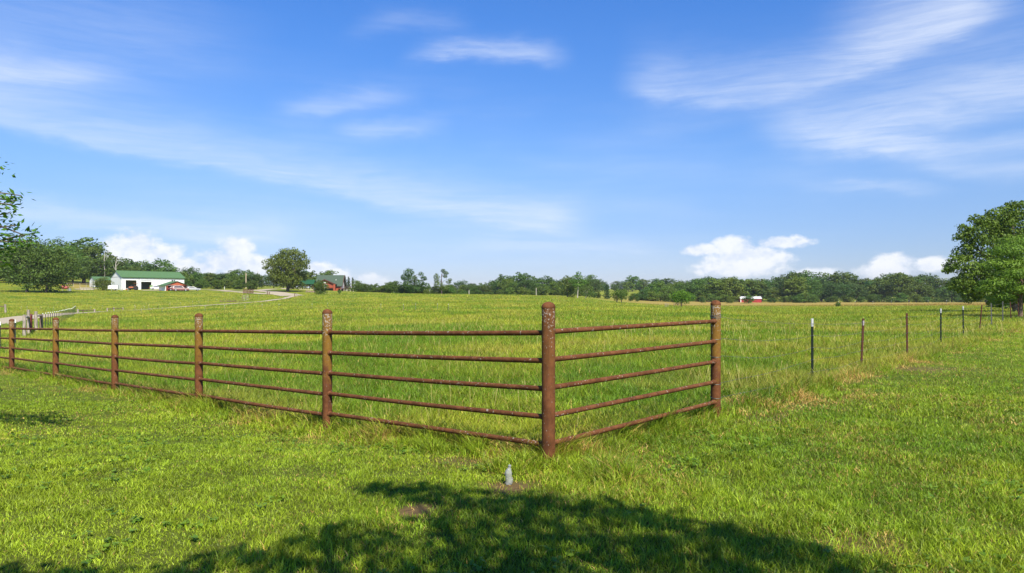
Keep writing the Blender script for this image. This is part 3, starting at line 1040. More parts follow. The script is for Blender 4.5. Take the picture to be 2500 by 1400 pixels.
# wooded ridge in the middle
topR = I([1085, 1130, 1180, 1230, 1300, 1340, 1400, 1450], [702, 693, 686, 681, 677, 675, 680, 684])
row_of_trees(1090, 1450, lambda p: 330, lambda p: topR(p) + 13, 16, 'dark leafy tree at the foot of the rounded wooded ridge in mid distance', 'trees at the foot of the middle ridge', BR, wf=1.0, hmin=6)
row_of_trees(1085, 1460, lambda p: 430, topR, 18, 'dark leafy tree on top of the rounded wooded ridge in mid distance', 'trees on top of the middle ridge', [0, 3, 5, 6, 1], jit=14, wf=1.15)
# far rise with bright meadow
topF = I([1430, 1480, 1530, 1600, 1650], [684, 686, 684, 686, 690])
row_of_trees(1420, 1665, lambda p: 640, topF, 18, 'small dark tree on the farthest skyline above the bright meadow', 'trees on the farthest skyline', BR, jit=25, wf=1.2)
for px, row, Y in ((1590, 693, 340), (1612, 690, 345), (1632, 697, 350), (1570, 705, 330)):
    p = at(px, Y); far_tree(prng.choice([0, 2, 5]), p, (HC - (row - HZ) / FPX * Y) - p.z, 'leafy tree at the meadow edge between the two fruit trees', 'trees between the two fruit trees')
p = at(1482, 300); far_tree(9, p, (HC - (692 - HZ) / FPX * 300) - p.z, 'grey green conical cedar left of the small two stemmed fruit tree', wf=1.2)
for px, row, Y in ((1450, 712, 290), (1461, 714, 292), (1540, 722, 290), (1556, 724, 292)):
    p = at(px, Y); far_tree(6, p, (HC - (row - HZ) / FPX * Y) - p.z, 'low green thicket bush beside the conical cedar', 'thicket bushes by the cedar', cat='bush', name='thicket_bush', wf=1.1)
# long wood on the right
topW = I([1640, 1680, 1700, 1740, 1790, 1850, 1865, 1905, 1960, 2000, 2040, 2090, 2130, 2185, 2220, 2250, 2275, 2330, 2420], [694, 688, 676, 673, 672, 674, 690, 676, 668, 684, 672, 686, 676, 664, 660, 668, 682, 677, 676])
row_of_trees(1650, 2000, lambda p: 395, lambda p: topW(p) + 12, 17, 'leafy tree in the front row of the long wood around the red shed', 'front trees of the long wood by the red shed', BR, jit=12, wf=1.0, hmin=8)
row_of_trees(1640, 2010, lambda p: 450, topW, 17, 'leafy tree on the skyline of the long wood around the red shed', 'skyline trees of the long wood by the red shed', [0, 1, 3, 5, 7], jit=12, wf=1.1)
row_of_trees(2000, 2440, lambda p: 420, lambda p: topW(p) + 14, 17, 'dark bluish tree in the front of the far wood left of the big right tree', 'front trees of the far right wood', [0, 3, 5, 6, 1], jit=14, wf=1.05, hmin=9)
row_of_trees(1990, 2560, lambda p: 470, topW, 18, 'dark bluish tree on the skyline of the far wood left of the big right tree', 'skyline trees of the far right wood', [3, 5, 1, 0], jit=14, wf=1.15)
for (p0, p1, Yb, n_, hb_, lab, grp_) in ((1655, 2005, 378, 20, (3, 5.5), 'low leafy bush at the foot of the long wood around the red shed', 'bushes at the foot of the long wood'),
                                     (2005, 2430, 400, 20, (3, 6), 'low dark bush at the foot of the far right wood', 'bushes at the foot of the far right wood'),
                                     (1105, 1440, 318, 15, (2.5, 5), 'low bush along the foot of the rounded middle ridge', 'bushes at the foot of the middle ridge'),
                                     (1540, 1650, 335, 8, (3, 5.5), 'low bush at the meadow edge left of the rounded fruit tree', 'bushes at the meadow edge'),
                                     (262, 640, 288, 15, (2.5, 5), 'low bush at the foot of the wood behind the white barn', 'bushes at the foot of the wood behind the barn')):
    for i in range(n_):
        px = p0 + (p1 - p0) * (i + prng.random()) / n_
        if 1800 < px < 1880 or 1470 < px < 1500: continue
        p = at(px, Yb + prng.uniform(-8, 8))
        far_tree(prng.choice([0, 2, 4, 6]), p - Vector((0, 0, .5)), prng.uniform(*hb_), lab, grp_, cat='bush', name='edge_bush', wf=prng.uniform(1.3, 2.1))
for px, row, Y, lab in ((1715, 724, 335, 'small round bush at the field edge right of the rounded fruit tree'), (1782, 723, 330, 'small round bush at the field edge left of the red shed'),
                        (1828, 720, 352, 'bushy green tree standing in front of the red shed')):
    p = at(px, Y); far_tree(2 if px != 1828 else 4, p - Vector((0, 0, .3)), (HC - (row - HZ) / FPX * Y) - p.z, lab, cat='bush', name='round_bush', wf=1.05 if px != 1828 else 1.8)

# --- trees told apart
p = at(66, 203)
tree('maple_tree', 'broad leafy tree with visible trunk in the lawn left of the barn', 'tree', p, lobes_round(31, 14.5, 15, .10, 26), 9, .38, 9000, .55, 31, lean=(1, 0), tint=MG, bark='bark', sub=7)
p = at(112, 206)
tree('maple_tree', 'second broad tree with low sweeping crown, nearer the barn', 'tree', p, lobes_round(32, 13.2, 13.5, .03, 26), 8, .32, 9000, .50, 32, lean=(.6, 0), tint=MG, sub=7)
p = hit(703, 713)
Ho = (p.y / FPX) * (713 - 606)
ob = lobes_round(33, Ho, Ho * .92, .04, 40, (.11, .17))
ob += [(Ho * .40, 0, Ho * .78, Ho * .09, Ho * .09, Ho * .07), (Ho * .44, 0, Ho * .70, Ho * .07, Ho * .07, Ho * .05), (-Ho * .42, 0, Ho * .72, Ho * .07, Ho * .07, Ho * .06)]
tree('oak_tree', 'large solitary round oak with dense dark crown beside the driveway', 'tree', p, ob, Ho * .66, .55, 15000, .52, 33, limbs=24, sub=7, tint=((.042, .084, .012), (.130, .178, .026)))
# sparse pair on the crest
p = at(1013, 262, -.5); h = 1.66 + (727 - 655) / FPX * 262 - p.z
l1 = [(-2.2, 0, h * .84, 2.0, 2, 1.6), (-3.6, 0, h * .66, 1.8, 1.6, 1.3), (-1.2, 0, h * .62, 2.2, 2, 1.4), (2.3, 0, h * .78, 1.0, 1, .9), (3.2, .5, h * .62, 1.3, 1.2, 1),
      (1.4, 0, h * .45, 2.2, 1.8, 1.3), (-2.8, 0, h * .40, 2.2, 2, 1.5), (3.8, 0, h * .36, 1.8, 1.6, 1.2), (0, 0, h * .25, 3.2, 2, 1.5)]
tree('ash_tree', 'open branched tree on the crest, left of a sparser pair mate', 'tree', p, l1, h * .75, .25, 3800, .46, 41, limbs=9, tint=DG)
p = at(1078, 262, -.5); h = 1.66 + (727 - 655) / FPX * 262 - p.z
l2 = [(-1.8, 0, h * .64, 1.2, 1.1, 1.8), (-1.2, 0, h * .42, 1.7, 1.5, 1.5), (.6, 0, h * .90, .9, .9, .7), (1.6, 0, h * .82, 1.1, 1, .7), (1.4, 0, h * .70, .9, .9, .6), (2.6, 0, h * .50, 1.0, 1, .7), (3.2, 0, h * .58, .8, .8, .5),
      (1.2, 0, h * .30, 1.8, 1.5, 1.2)]
tree('ash_tree', 'thin half bare tree with open wispy top on the crest', 'tree', p, l2, h * .8, .2, 1700, .40, 42, limbs=8, tint=DG)
p = hit(1410, 728, 150, 300); h = p.y / FPX * (728 - 664)
l3 = [(.3, 0, h * .93, .9, .9, .8), (.6, 0, h * .80, 1.3, 1.2, .8), (-1.0, 0, h * .80, 1.0, 1, .7), (.8, 0, h * .66, 2.0, 1.6, .8), (-1.4, 0, h * .64, 1.8, 1.4, .7), (2.3, 0, h * .60, 1.2, 1.2, .7), (.2, 0, h * .50, 2.2, 1.6, .7)]
tree('sycamore_tree', 'slender tree with bare white trunk at the pasture edge', 'tree', p, l3, h * .85, .16, 2000, .34, 43, bark='pale_bark', lean=(.4, 0), limbs=7, tint=MG)
p = at(1385, p.y + 6); h = p.y / FPX * (727 - 675)
tree('elm_tree', 'bushy dark tree left of the white trunked one', 'tree', p - Vector((0, 0, .3)), lobes_round(44, h, h * .8, .05, 16), h * .6, .2, 2600, .40, 44, tint=DG)
p = at(1428, p.y + 8); h = 5.5
tree('elm_tree', 'low spreading tree with a bent pale stem right of the white trunk', 'tree', p - Vector((0, 0, .3)), lobes_round(45, h, 6.5, .2, 12), h * .6, .14, 1500, .36, 45, bark='pale_bark', lean=(1.2, 0), tint=DG)
p = hit(1513, 740, 120, 300); h = p.y / FPX * (740 - 707)
tree('fruit_tree', 'small two stemmed fruit tree alone in the pasture', 'tree', p, [(a_ * 1.0, b_ * 1.0, c_, d_, e_, f_) for a_, b_, c_, d_, e_, f_ in lobes_round(46, h, h * 1.2, .28, 14)], h * .5, .13, 2600, .26, 46, trunks=((-.75, 0), (.5, .1)), limbs=6, tint=((.045, .095, .010), (.120, .180, .018)))
p = hit(1664, 750, 120, 300); h = p.y / FPX * (750 - 715)
tree('fruit_tree', 'small rounded bright green fruit tree with low crown beside a rail', 'tree', p, lobes_round(47, h, h * 1.40, .36, 16), h * .55, .16, 3000, .26, 47, trunks=((0, 0),), limbs=8, tint=((.055, .115, .008), (.145, .215, .015)))
# barn bush, house bushes
p = at(250, 232)
tree('round_bush', 'bright green bushy shrub in front of the open shed and barn', 'bush', p - Vector((0, 0, .2)), lobes_round(48, 4.3, 5.4, .02, 16), 2.2, .12, 2600, .30, 48, tint=MG)
p = hit(783, 719.5)
tree('juniper_bush', 'tall rounded evergreen shrub in front of the log house', 'bush', p, lobes_round(49, p.y / FPX * 34, p.y / FPX * 33, .0, 16), 2.6, .12, 3200, .28, 49, tint=((.038, .070, .010), (.105, .135, .018)))
p = hit(829, 719.5)
tree('small_shrub', 'small vase shaped shrub below the deck of the log house', 'bush', p, [(0, 0, .75, .45, .45, .55), (.35, 0, .95, .3, .3, .4), (-.35, 0, .95, .3, .3, .4)], .7, .06, 500, .16, 50, limbs=3, tint=MG)

# right: dark tree behind and feathery tree in front, over the wire fence
p = at(2480, 74)
s_ = 74 / FPX
base_row = 727 - (p.z - HC) / 74 * FPX


def lob(px, row, r, dy=0.0, fz=.8):
    return ((px - 2480) * s_, dy, (base_row - row) * s_, r * s_, r * s_ * 1.2, r * fz * s_)


RL = [lob(*a_) for a_ in ((2478, 515, 26), (2440, 540, 40), (2505, 540, 46, 1), (2395, 560, 34), (2375, 585, 26), (2360, 572, 18), (2420, 600, 46), (2480, 600, 60, -1), (2550, 580, 60),
                          (2370, 620, 30, .5), (2340, 650, 28), (2322, 655, 17), (2390, 660, 44, -.5), (2450, 660, 56, .5), (2370, 690, 34, .6), (2345, 688, 20, -.4), (2420, 705, 44), (2480, 690, 60),
                          (2395, 722, 30, .8), (2445, 730, 34, -.5), (2560, 660, 70), (2620, 600, 60), (2640, 680, 60), (2545, 520, 44), (2600, 545, 44), (2350, 712, 16), (2480, 560, 60, 2), (2470, 502, 14), (2493, 500, 12), (2420, 522, 14), (2348, 556, 12), (2340, 580, 14), (2382, 535, 16), (2312, 662, 12), (2360, 630, 16), (2330, 632, 14), (2328, 700, 14), (2365, 605, 16))]
tree('oak_tree', 'large dark spreading tree overhanging the wire fence at the far right', 'tree', p, RL, 5.5, .33, 52000, .22, 51, limbs=20, lean=(-.6, .3), shell=.55, spread=.5, sub=9,
     tint=((.066, .138, .015), (.185, .275, .030)))
p = at(2492, 57)
s_ = 57 / FPX
base_row = 727 - (p.z - HC) / 57 * FPX


def lob2(px, row, rx, rz_, dy=0.0):
    return ((px - 2492) * s_, dy, (base_row - row) * s_, rx * s_, rx * s_, rz_ * s_)


RF = [lob2(*a_) for a_ in ((2480, 590, 40, 16), (2450, 612, 44, 15, -.4), (2510, 630, 60, 18, .5), (2440, 645, 50, 15), (2475, 668, 60, 14, -.8), (2430, 690, 44, 12, -.3), (2412, 703, 34, 10), (2480, 705, 50, 12, -.8),
                           (2440, 722, 26, 12, -.5), (2520, 700, 50, 14), (2580, 650, 60, 18), (2560, 700, 60, 16), (2545, 600, 50, 18), (2600, 620, 50, 18), (2480, 722, 24, 8, .8), (2455, 738, 26, 9, .6), (2515, 728, 30, 10, .4), (2425, 728, 20, 8), (2540, 735, 40, 12))]
tree('locust_tree', 'bright feathery leaved tree with brown trunk in front of the dark right tree', 'tree', p, RF, 3.2, .16, 26000, .20, 52, asp=.30, shell=.2, up=.9, spread=.5, droop=.5, limbs=14, bark='brown_wood',
     tint=((.075, .150, .012), (.180, .265, .024)))
p = at(2455, 92)
far_tree(6, p, 3.4, 'low dark shrub beneath the far right trees', cat='bush', name='hedge_bush', wf=1.7)

# near tree just outside the left edge, only its branch tips reach in
LT = Vector((-8.6, 8.6, 0)); LT.z = zt(LT.x, LT.y)
rg = np.random.default_rng(61)
t = thing('ash_tree', 'near tree at the left edge with slim leaves on branch tips reaching into view', 'tree', LT)
mb = MB()
mb.tube([(0, 0, -.15), (0, .05, .8), (.1, .1, 1.9), (.2, .0, 3.0), (.3, -.1, 4.2), (.35, -.1, 5.4)], [.20, .15, .13, .11, .08, .03], 10)
tips = []


def rel(px, row, Y): return np.array([(px - 1250) / FPX * Y - LT.x, Y - LT.y, HC - (row - HZ) / FPX * Y - LT.z])


for (a_, q_) in ((( .15, .05, 2.0), rel(52, 478, 8.2)), ((.15, .05, 1.9), rel(30, 500, 7.8)), ((.2, 0, 2.9), rel(12, 412, 8.4)), ((.12, .08, 1.5), rel(92, 568, 8.3)), ((.1, .08, 1.4), rel(60, 575, 7.9)), ((.12, .08, 1.5), rel(45, 550, 8.6)),
                 ((.12, .08, 1.3), rel(10, 590, 8.2)), ((.1, .08, 1.2), rel(-20, 620, 8)), ((.2, 0, 2.6), rel(-15, 455, 8)), ((.2, 0, 3.4), (-1.5, .8, 4.8)), ((.2, 0, 3.6), (1.0, -1.6, 5.0)), ((.3, 0, 4.0), (-.4, -1.5, 5.8)), ((.3, 0, 4.2), (-.9, .2, 6.0)), ((.15, .05, 1.8), rel(24, 520, 8.0)), ((.15, .05, 2.1), rel(38, 492, 8.5)), ((.2, 0, 2.2), rel(5, 530, 8.3)), ((.12, .08, 1.5), rel(75, 590, 8.1)), ((.12, .08, 1.3), rel(28, 605, 8.4)), ((.1, .08, 1.2), rel(5, 640, 8.2)), ((.2, 0, 2.8), rel(-40, 430, 8.2)), ((.2, 0, 2.4), rel(-60, 520, 8.3)), ((.2, 0, 3.2), (-1.8, -.9, 4.4)), ((.2, 0, 3.6), (-.2, 1.7, 4.9)), ((.3, 0, 4.4), (.2, -.6, 6.3)), ((.2, 0, 2.6), (-2.2, .6, 3.4)), ((.2, 0, 3.4), (-2.3, -.4, 5.0)), ((.2, 0, 3.0), (-1.4, -1.8, 4.4)), ((.3, 0, 3.9), (-1.2, .9, 5.6)), ((.3, 0, 4.1), (.1, -1.3, 5.4)), ((.1, 0, 2.2), (-2.6, -1.2, 3.0)), ((.2, 0, 2.8), (-2.4, 1.4, 4.2)), ((.3, 0, 4.4), (-.6, -.4, 6.6)),
                 ((.1, 0, 2.2), (-2.0, -.6, 3.6)), ((.1, 0, 2.0), (-.8, -1.9, 3.2)), ((.2, 0, 3.0), (-1.6, 1.6, 4.0)), ((.1, 0, 2.4), (-.6, 2.2, 3.4))):
    a_ = np.array(a_, float); q_ = np.array(q_, float)
    limb(mb, a_, q_, .035, .006, rg, .10, 6, 7)
    tips.append((a_, q_))
mb.build('trunk', M['bark'], t, smooth=True)
P = []; D = []
for a_, q_ in tips:
    L = np.linalg.norm(q_ - a_); k = 95 if q_[0] > 1.4 else 330
    u = 1 - rg.random(k) ** 1.5 * .75
    off = np.sin(PI * u)[:, None] * np.array([0, 0, L * .10])[None, :]
    spr = (.04 + .20 * (1 - u))[:, None]
    P.append(a_ + (q_ - a_) * u[:, None] + off + rg.normal(size=(k, 3)) * spr)
    d_ = np.tile((q_ - a_) / L, (k, 1)) + rg.normal(size=(k, 3)) * .55 + np.array([0, 0, -.25]); D.append(d_ / np.linalg.norm(d_, axis=1)[:, None])
P = np.concatenate(P); D = np.concatenate(D); k = len(P)
sd_ = np.cross(D, rg.normal(size=(k, 3)) * .6 + np.array([0, 0, 1])); sd_ /= np.linalg.norm(sd_, axis=1)[:, None]
ln = .055 + .045 * rg.random(k)
T = D * ln[:, None]; B = sd_ * (ln * .20)[:, None]
v = np.stack([P, P + T * .45 + B, P + T, P + T * .45 - B], 1).reshape(-1, 3)
link_mesh('crown', leaf_mesh('crown', v, lerp((.055, .120, .010), (.135, .215, .020), rg.random(k))), M['leaf'], t)

# tree over the photographer: its crown shades the foreground
SH = Vector((SUNV.x, SUNV.y, 0)) / SUNV.z
ST = Vector((3.4, -4.4, 0)); ST.z = zt(ST.x, ST.y)


def sh(px, row, r, hz):
    d_ = FPX * HC / (row - HZ); x_ = (px - 1250) / FPX * d_
    return (x_ + SH.x * hz - ST.x, d_ + SH.y * hz - ST.y, hz - ST.z, r, r, r * .7)


SL = [sh(*a_) for a_ in ((905, 1196, .24, 6.4), (985, 1203, .30, 6.2), (1090, 1220, .42, 6.6), (1230, 1232, .40, 6.0), (1330, 1238, .36, 6.5), (1425, 1242, .32, 6.2), (1540, 1262, .32, 6.3), (1660, 1290, .34, 6.0),
                         (1780, 1312, .34, 6.4), (1890, 1338, .32, 6.1), (1980, 1372, .30, 6.3), (2070, 1400, .25, 6.0), (1150, 1290, .50, 6.5), (1400, 1310, .55, 6.8), (1620, 1350, .50, 6.3), (800, 1300, .20, 5.6), (770, 1335, .26, 5.8),
                         (880, 1330, .34, 6.0), (730, 1385, .34, 5.7), (560, 1352, .14, 5.2), (515, 1380, .18, 5.4), (60, 1403, .17, 5.2), (150, 1412, .20, 5.3), (-40, 1408, .2, 5.2), (600, 1372, .16, 5.3), (430, 1408, .22, 5.4), (250, 1425, .24, 5.3), (1000, 1380, .55, 6.2), (1280, 1390, .6, 6.6), (1800, 1400, .45, 6.2),
                         (480, 1450, .35, 5.6), (900, 1480, .5, 6.2), (1250, 1500, .7, 6.6), (1600, 1480, .6, 6.2), (1900, 1480, .5, 6.0), (100, 1480, .4, 5.3), (300, 1520, .5, 5.5),
                         (1000, 1700, .8, 6.5), (1500, 1700, .8, 6.5), (600, 1700, .8, 6.0), (1250, 2000, .9, 7), (2000, 1800, .8, 6.4), (200, 1800, .8, 5.8), (2600, 2200, .8, 6.2))]
tree('walnut_tree', 'spreading shade tree standing behind the viewer over the lawn', 'tree', ST, SL, 4.6, .22, 9500, .125, 62, limbs=26, shell=.10, tint=((.035, .075, .010), (.090, .145, .018)))

# ------------------------------------------------------------------ pipe fence
fence = thing('pipe_fence', 'rust brown five rail pipe fence turning a corner round the pasture', 'fence', (CX, CY, zt(CX, CY)))
F0 = Vector(fence.location)


def pipe_post(x, y, zb, ztop, r, capmat='pipe_cap', pm='pipe_post'):
    o_ = MB().lathe([(r, zb - .4), (r, ztop - r * .95)], 28).build('post', M[pm], fence, smooth=True)
    # each post's own origin lies 1.55 m below its top
    zo = ztop - 1.55
    o_.location = (x - F0.x, y - F0.y, zo - F0.z)
    for v_ in o_.data.vertices: v_.co.z -= zo
    pr = [(r * 1.03, ztop - r * .95), (r * 1.05, ztop - r * .80)]
    pr += [(r * 1.04 * math.cos(a_), ztop - r * .80 + r * .80 * math.sin(a_)) for a_ in np.linspace(.15, PI / 2 - .06, 7)]
    c_ = MB().lathe([(a_, b_ - zo) for a_, b_ in pr], 28).build('cap', M[capmat], o_, smooth=True)
    return o_


TOPS = [1.622, 1.509, 1.398, 1.309, 1.185, 1.075, .985, .90]
TR = [1.315, 1.193, 1.094, .985, .900, .806, .715, .62]
PX_ = [CX + DLX * 3.793 * k_ for k_ in range(8)]; PY_ = [CY + DLY * 3.793 * k_ for k_ in range(8)]
for k_ in range(8):
    pipe_post(PX_[k_], PY_[k_], zt(PX_[k_], PY_[k_]), TOPS[k_], .067 if k_ == 0 else .065, pm='corner_post' if k_ == 0 else 'pipe_post')
EX, EY = CX + 2.45, CY + 2.76
pipe_post(EX, EY, zt(EX, EY), 1.628, .068)


def rail(p, q, dz):
    rr = .0265; n_ = 14
    pts = []
    for t in np.linspace(0, 1, n_):
        pts.append(p + (q - p) * t + Vector((0, 0, math.sin(PI * t) * dz)) - F0)
    m_ = MB().tube(pts, rr, 16); dd_ = (q - p).normalized()
    for e_, sg_ in ((p - F0, 1), (q - F0, -1)):      # weld bead where the rail meets the post
        m_.tube([e_ + dd_ * sg_ * .060, e_ + dd_ * sg_ * .070, e_ + dd_ * sg_ * .078], [rr * 1.45, rr * 1.35, rr * 1.02], 16)
    m_.build('rail', M['pipe_rail'], fence, smooth=True)


SP5 = [0, .277, .555, .833, 1.108]
for k_ in range(7):
    for i_, o_ in enumerate(SP5):
        sp_ = o_ * (.985 if k_ else .997)
        rail(Vector((PX_[k_], PY_[k_], TR[k_] - o_)), Vector((PX_[k_ + 1], PY_[k_ + 1], TR[k_ + 1] - o_ * .98)), prng.uniform(-.012, .004))
dR = Vector((DRX, DRY, 0))
for o_ in SP5:
    side = Vector((-DRY, DRX, 0)) * -.0
    # the right-hand rails meet the front faces of both posts
    nrm_ = Vector((DRY, -DRX, 0)) * .0
    rail(Vector((CX, CY, 1.325 - o_)) + nrm_, Vector((EX, EY, 1.338 - o_)) + Vector((-.02, -.05, 0)), prng.uniform(-.008, .004))

# wire and steel posts running on from the end post
TP = [(1983, 13.7, 1.256, 'dark', 'dark green steel post with white top, nearest the pipe fence'),
      (2103, 16.6, 1.17, 'rust', 'crooked rusty steel post with peeling pale top, second from the pipe fence'),
      (2215, 19.9, 1.225, 'rust', 'straight rust brown steel post third from the pipe fence'),
      (2297, 25.3, 1.266, 'dark', 'dark steel post with white top, left of its white topped neighbour'),
      (2352, 30.1, 1.295, 'dark', 'dark steel post with white top, fifth from the pipe fence'),
      (2392, 36.0, 1.30, 'rust', 'leaning thin rusty post right of the white topped posts'),
      (2421, 41.0, 1.33, 'grey', 'grey steel post just right of the leaning rusty post'),
      (2448, 47.0, 1.41, 'grey', 'tall grey steel post in front of the dark shrub under the right trees'),
      (2468, 53.0, 1.35, 'rust', 'brown post left of the dark trunk under the right trees'),
      (2486, 56.0, 1.6, 'rust', 'tall rusty post against the brown trunk of the feathery tree')]
TG = 'steel posts of the wire fence on the right'


def t_section(mb, h, z0=-.35, w_=.045, d_=.04, t_=.010):
    mb.box(-w_ / 2, w_ / 2, -t_ / 2, t_ / 2, z0, h)
    mb.box(-t_ / 2, t_ / 2, t_ / 2, d_, z0, h)
    for z_ in np.arange(.05, h - .02, .055): mb.box(-.009, .009, -t_ / 2 - .006, -t_ / 2 + .001, z_, z_ + .018)
    return mb


wire_pts = [[] for _ in range(5)]
WEND = [1.394, 1.098, .855, .482, .29]
for i_, z_ in enumerate(WEND): wire_pts[i_].append(Vector((EX + .06, EY, z_)))
ldir = math.atan2(DRY, DRX)
for i_, (px, Y, ztop, kd, lab) in enumerate(TP):
    p = at(px, Y); h = ztop - p.z
    t = thing('steel_fence_post', lab, 'fence post', p, ldir + PI * .5 + .1 * prng.uniform(-1, 1), TG)
    t.rotation_euler[1] = (.0, -.035, .01, 0, .01, -.07, .02, 0, .03, 0)[i_]
    hw = 1.0 + Y / 90
    if kd == 'dark':
        t_section(MB(), h - .155, w_=.038 * hw).build('shaft', M['post_dark'], t)
        mbt = MB(); mbt.box(-.020 * hw, .020 * hw, -.006, .006, h - .155, h); mbt.box(-.006, .006, .006, .042, h - .155, h)
        mbt.build('painted_top', M['white_worn'], t)
    else:
        t_section(MB(), h, w_=.042 * hw).build('shaft', M['post_rust' if kd == 'rust' else 'post_grey'], t)
        if i_ == 1: MB().box(-.022, .022, -.0075, .0075, h - .16, h - .05).build('painted_top', M['white'], t)
    for j_ in range(5):
        hz_ = (h - .10) * (1 - j_ * .205)
        if Y < 34:
            mc = MB(); mc.tube([(-.03, -.012, hz_), (0, -.018, hz_ + .006), (.03, -.012, hz_)], .004, 5); mc.tube([(-.03, -.012, hz_), (-.03, .03, hz_)], .004, 5); mc.tube([(.03, -.012, hz_), (.03, .03, hz_)], .004, 5)
            mc.build('wire_clip', M['grey_metal'], t)
        wire_pts[j_].append(Vector((p.x, p.y, p.z + hz_)) + Vector((DRY, -DRX, 0)) * .02)
SNAME = ('topmost', 'second highest', 'middle', 'second lowest', 'lowest')
for j_ in range(5):
    mb = MB(); pts = []
    for a_, b_ in zip(wire_pts[j_][:-1], wire_pts[j_][1:]):
        L_ = (b_ - a_).length
        for t_ in np.linspace(0, 1, 9)[:-1]:
            pts.append(a_ + (b_ - a_) * t_ - Vector((0, 0, math.sin(PI * t_) * L_ * .006 * (1 + (j_ % 3)))) + Vector((0, 0, .006 * math.sin(40 * t_ + j_))))
    pts.append(wire_pts[j_][-1])
    mb.tube(pts, [.0016 + .00005 * p_.y for p_ in pts], 5)
    # turns of wire round the end post
    for tw in range(3 if j_ == 0 else 1):
        z_ = WEND[j_] + tw * .012
        mb.tube([(EX + .0715 * math.cos(t_), EY + .0715 * math.sin(t_), z_ + .012 * math.sin(t_ + tw)) for t_ in np.linspace(0, 2 * PI, 25)], .0035, 5, cap=False)
    # barbs on the first spans
    for k_ in range(60):
        i0 = int(k_ / 60 * 16); f_ = k_ / 60 * 16 - i0
        c_ = pts[i0] + (pts[i0 + 1] - pts[i0]) * f_
        d1 = Vector((prng.uniform(-1, 1), prng.uniform(-1, 1), prng.uniform(-1, 1))).normalized() * .016
        mb.tube([c_ - d1, c_ + d1], .0018, 4)
    tag(mb.build('fence_wire', M['wire'], None), SNAME[j_] + ' barbed wire strand running from the pipe end post to the right', 'wire', 'barbed wire strands of the right fence')

# ------------------------------------------------------------------ bottle
bp = Vector((-.03, 6.27, 0)); bp.z = zt(bp.x, bp.y)
bt = thing('plastic_bottle', 'crumpled clear plastic bottle standing on bare soil by the corner post', 'bottle', bp, .4)
bt.rotation_euler[0] = .06; bt.scale = (.95, .95, .88)
prof = [(.020, .0), (.033, .004), (.036, .02), (.032, .04), (.036, .06), (.030, .085), (.036, .105), (.033, .125), (.028, .145), (.018, .165), (.0125, .175), (.0125, .186)]
mb = MB().lathe(prof, 26)
gl, n, b = mat('clear_plastic')
b.inputs['Base Color'].default_value = (.80, .82, .80, 1); b.inputs['Roughness'].default_value = .10
b.inputs['Transmission Weight'].default_value = .70; b.inputs['IOR'].default_value = 1.25
bump(b, noise(coords(), 60, 4), .8, .01)
ob_ = mb.build('body', gl, bt, smooth=True)
for v_ in ob_.data.vertices:
    f_ = 1 + .30 * (float(vn1(np.array(math.atan2(v_.co.y, v_.co.x) * 1.6 + 8), np.array(v_.co.z * 45))) - .5)
    if v_.co.z > .17: f_ = 1
    v_.co.x *= f_; v_.co.y *= f_ * .85; v_.co.x += .006 * math.sin(v_.co.z * 40)
MB().lathe([(.0145, .184), (.015, .187), (.015, .198), (.0135, .2)], 16, c=(.006, 0, 0)).build('cap', gl, bt, smooth=True)

# ------------------------------------------------------------------ gate and timber braces on the left
def wood_post(px, Y, ztop_row, wpx, label, lean=0.0, mt='grey_wood', group=None, name='wooden_post'):
    p = at(px, Y); h = HC - (ztop_row - HZ) / FPX * Y - p.z; r_ = wpx / 2 / FPX * Y
    rg_ = np.random.default_rng(int(abs(px * 7 + Y)))
    m_ = MB()
    pts = [(0, 0, -.3)] + [(lean * t_ * h + rg_.normal() * r_ * .1, rg_.normal() * r_ * .1, t_ * h) for t_ in np.linspace(.05, 1, 6)]
    m_.tube(pts, [r_ * 1.08, r_ * 1.05, r_, r_ * .98, r_ * .94, r_ * .92, r_ * .88], 9)
    o_ = m_.build(name, M[mt], None, smooth=True); o_.location = p
    tag(o_, label, 'fence post', group); return o_, p, h


_, pA, hA = wood_post(59.5, 45, 769, 7.5, 'thick grey timber post left of the red gate, front one with the log brace')
_, pB, hB = wood_post(70.5, 49, 757, 7.5, 'tallest grey timber post beside the red gate, darker below', lean=-.02)
_, pC, hC = wood_post(88, 54, 761, 7.5, 'grey timber post directly behind the red gate end')
_, pD, hD = wood_post(100, 57, 767.5, 6.5, 'grey brown timber post right of the red gate', mt='brown_wood')
o_ = MB().tube([pA + Vector((0, 0, hA - .22)), pA.lerp(pB, .5) + Vector((0, 0, hA - .16)), pB + Vector((0, 0, hB - .55))], [.075, .08, .07], 9).build('log_brace', M['grey_wood'], None, smooth=True)
tag(o_, 'horizontal grey log brace between the two posts left of the red gate', 'brace')
o_ = MB().tube([pC + Vector((0, 0, hC - .35)), pD + Vector((0, 0, hD - .12))], [.06, .06], 9).build('log_brace', M['grey_wood'], None, smooth=True)
tag(o_, 'short log brace between the two posts right of the red gate', 'brace')
g0 = pB + Vector((.14, 0, 0)); g1 = pC + Vector((-.02, -.5, 0))
gz0 = max(g0.z, g1.z)
gate = thing('farm_gate', 'closed dark red tubular steel gate hung between grey timber posts', 'gate', g0)
gv_ = g1 - g0; gv_.z = 0
for z_ in (.2, .45, .72, .98, 1.25): MB().tube([(0, 0, z_), (gv_.x, gv_.y, z_)], .024, 8).build('rail', M['red_steel'], gate, smooth=True)
MB().tube([(0, 0, .16), (0, 0, 1.28)], .03, 8).build('end_stile', M['red_steel'], gate, smooth=True)
MB().tube([(gv_.x, gv_.y, .12), (gv_.x, gv_.y, 1.3)], .075, 10).build('end_stile', M['red_steel'], gate, smooth=True)
MB().tube([(gv_.x * .5, gv_.y * .5, .2), (gv_.x * .5, gv_.y * .5, 1.25)], .02, 8).build('upright', M['red_steel'], gate, smooth=True)


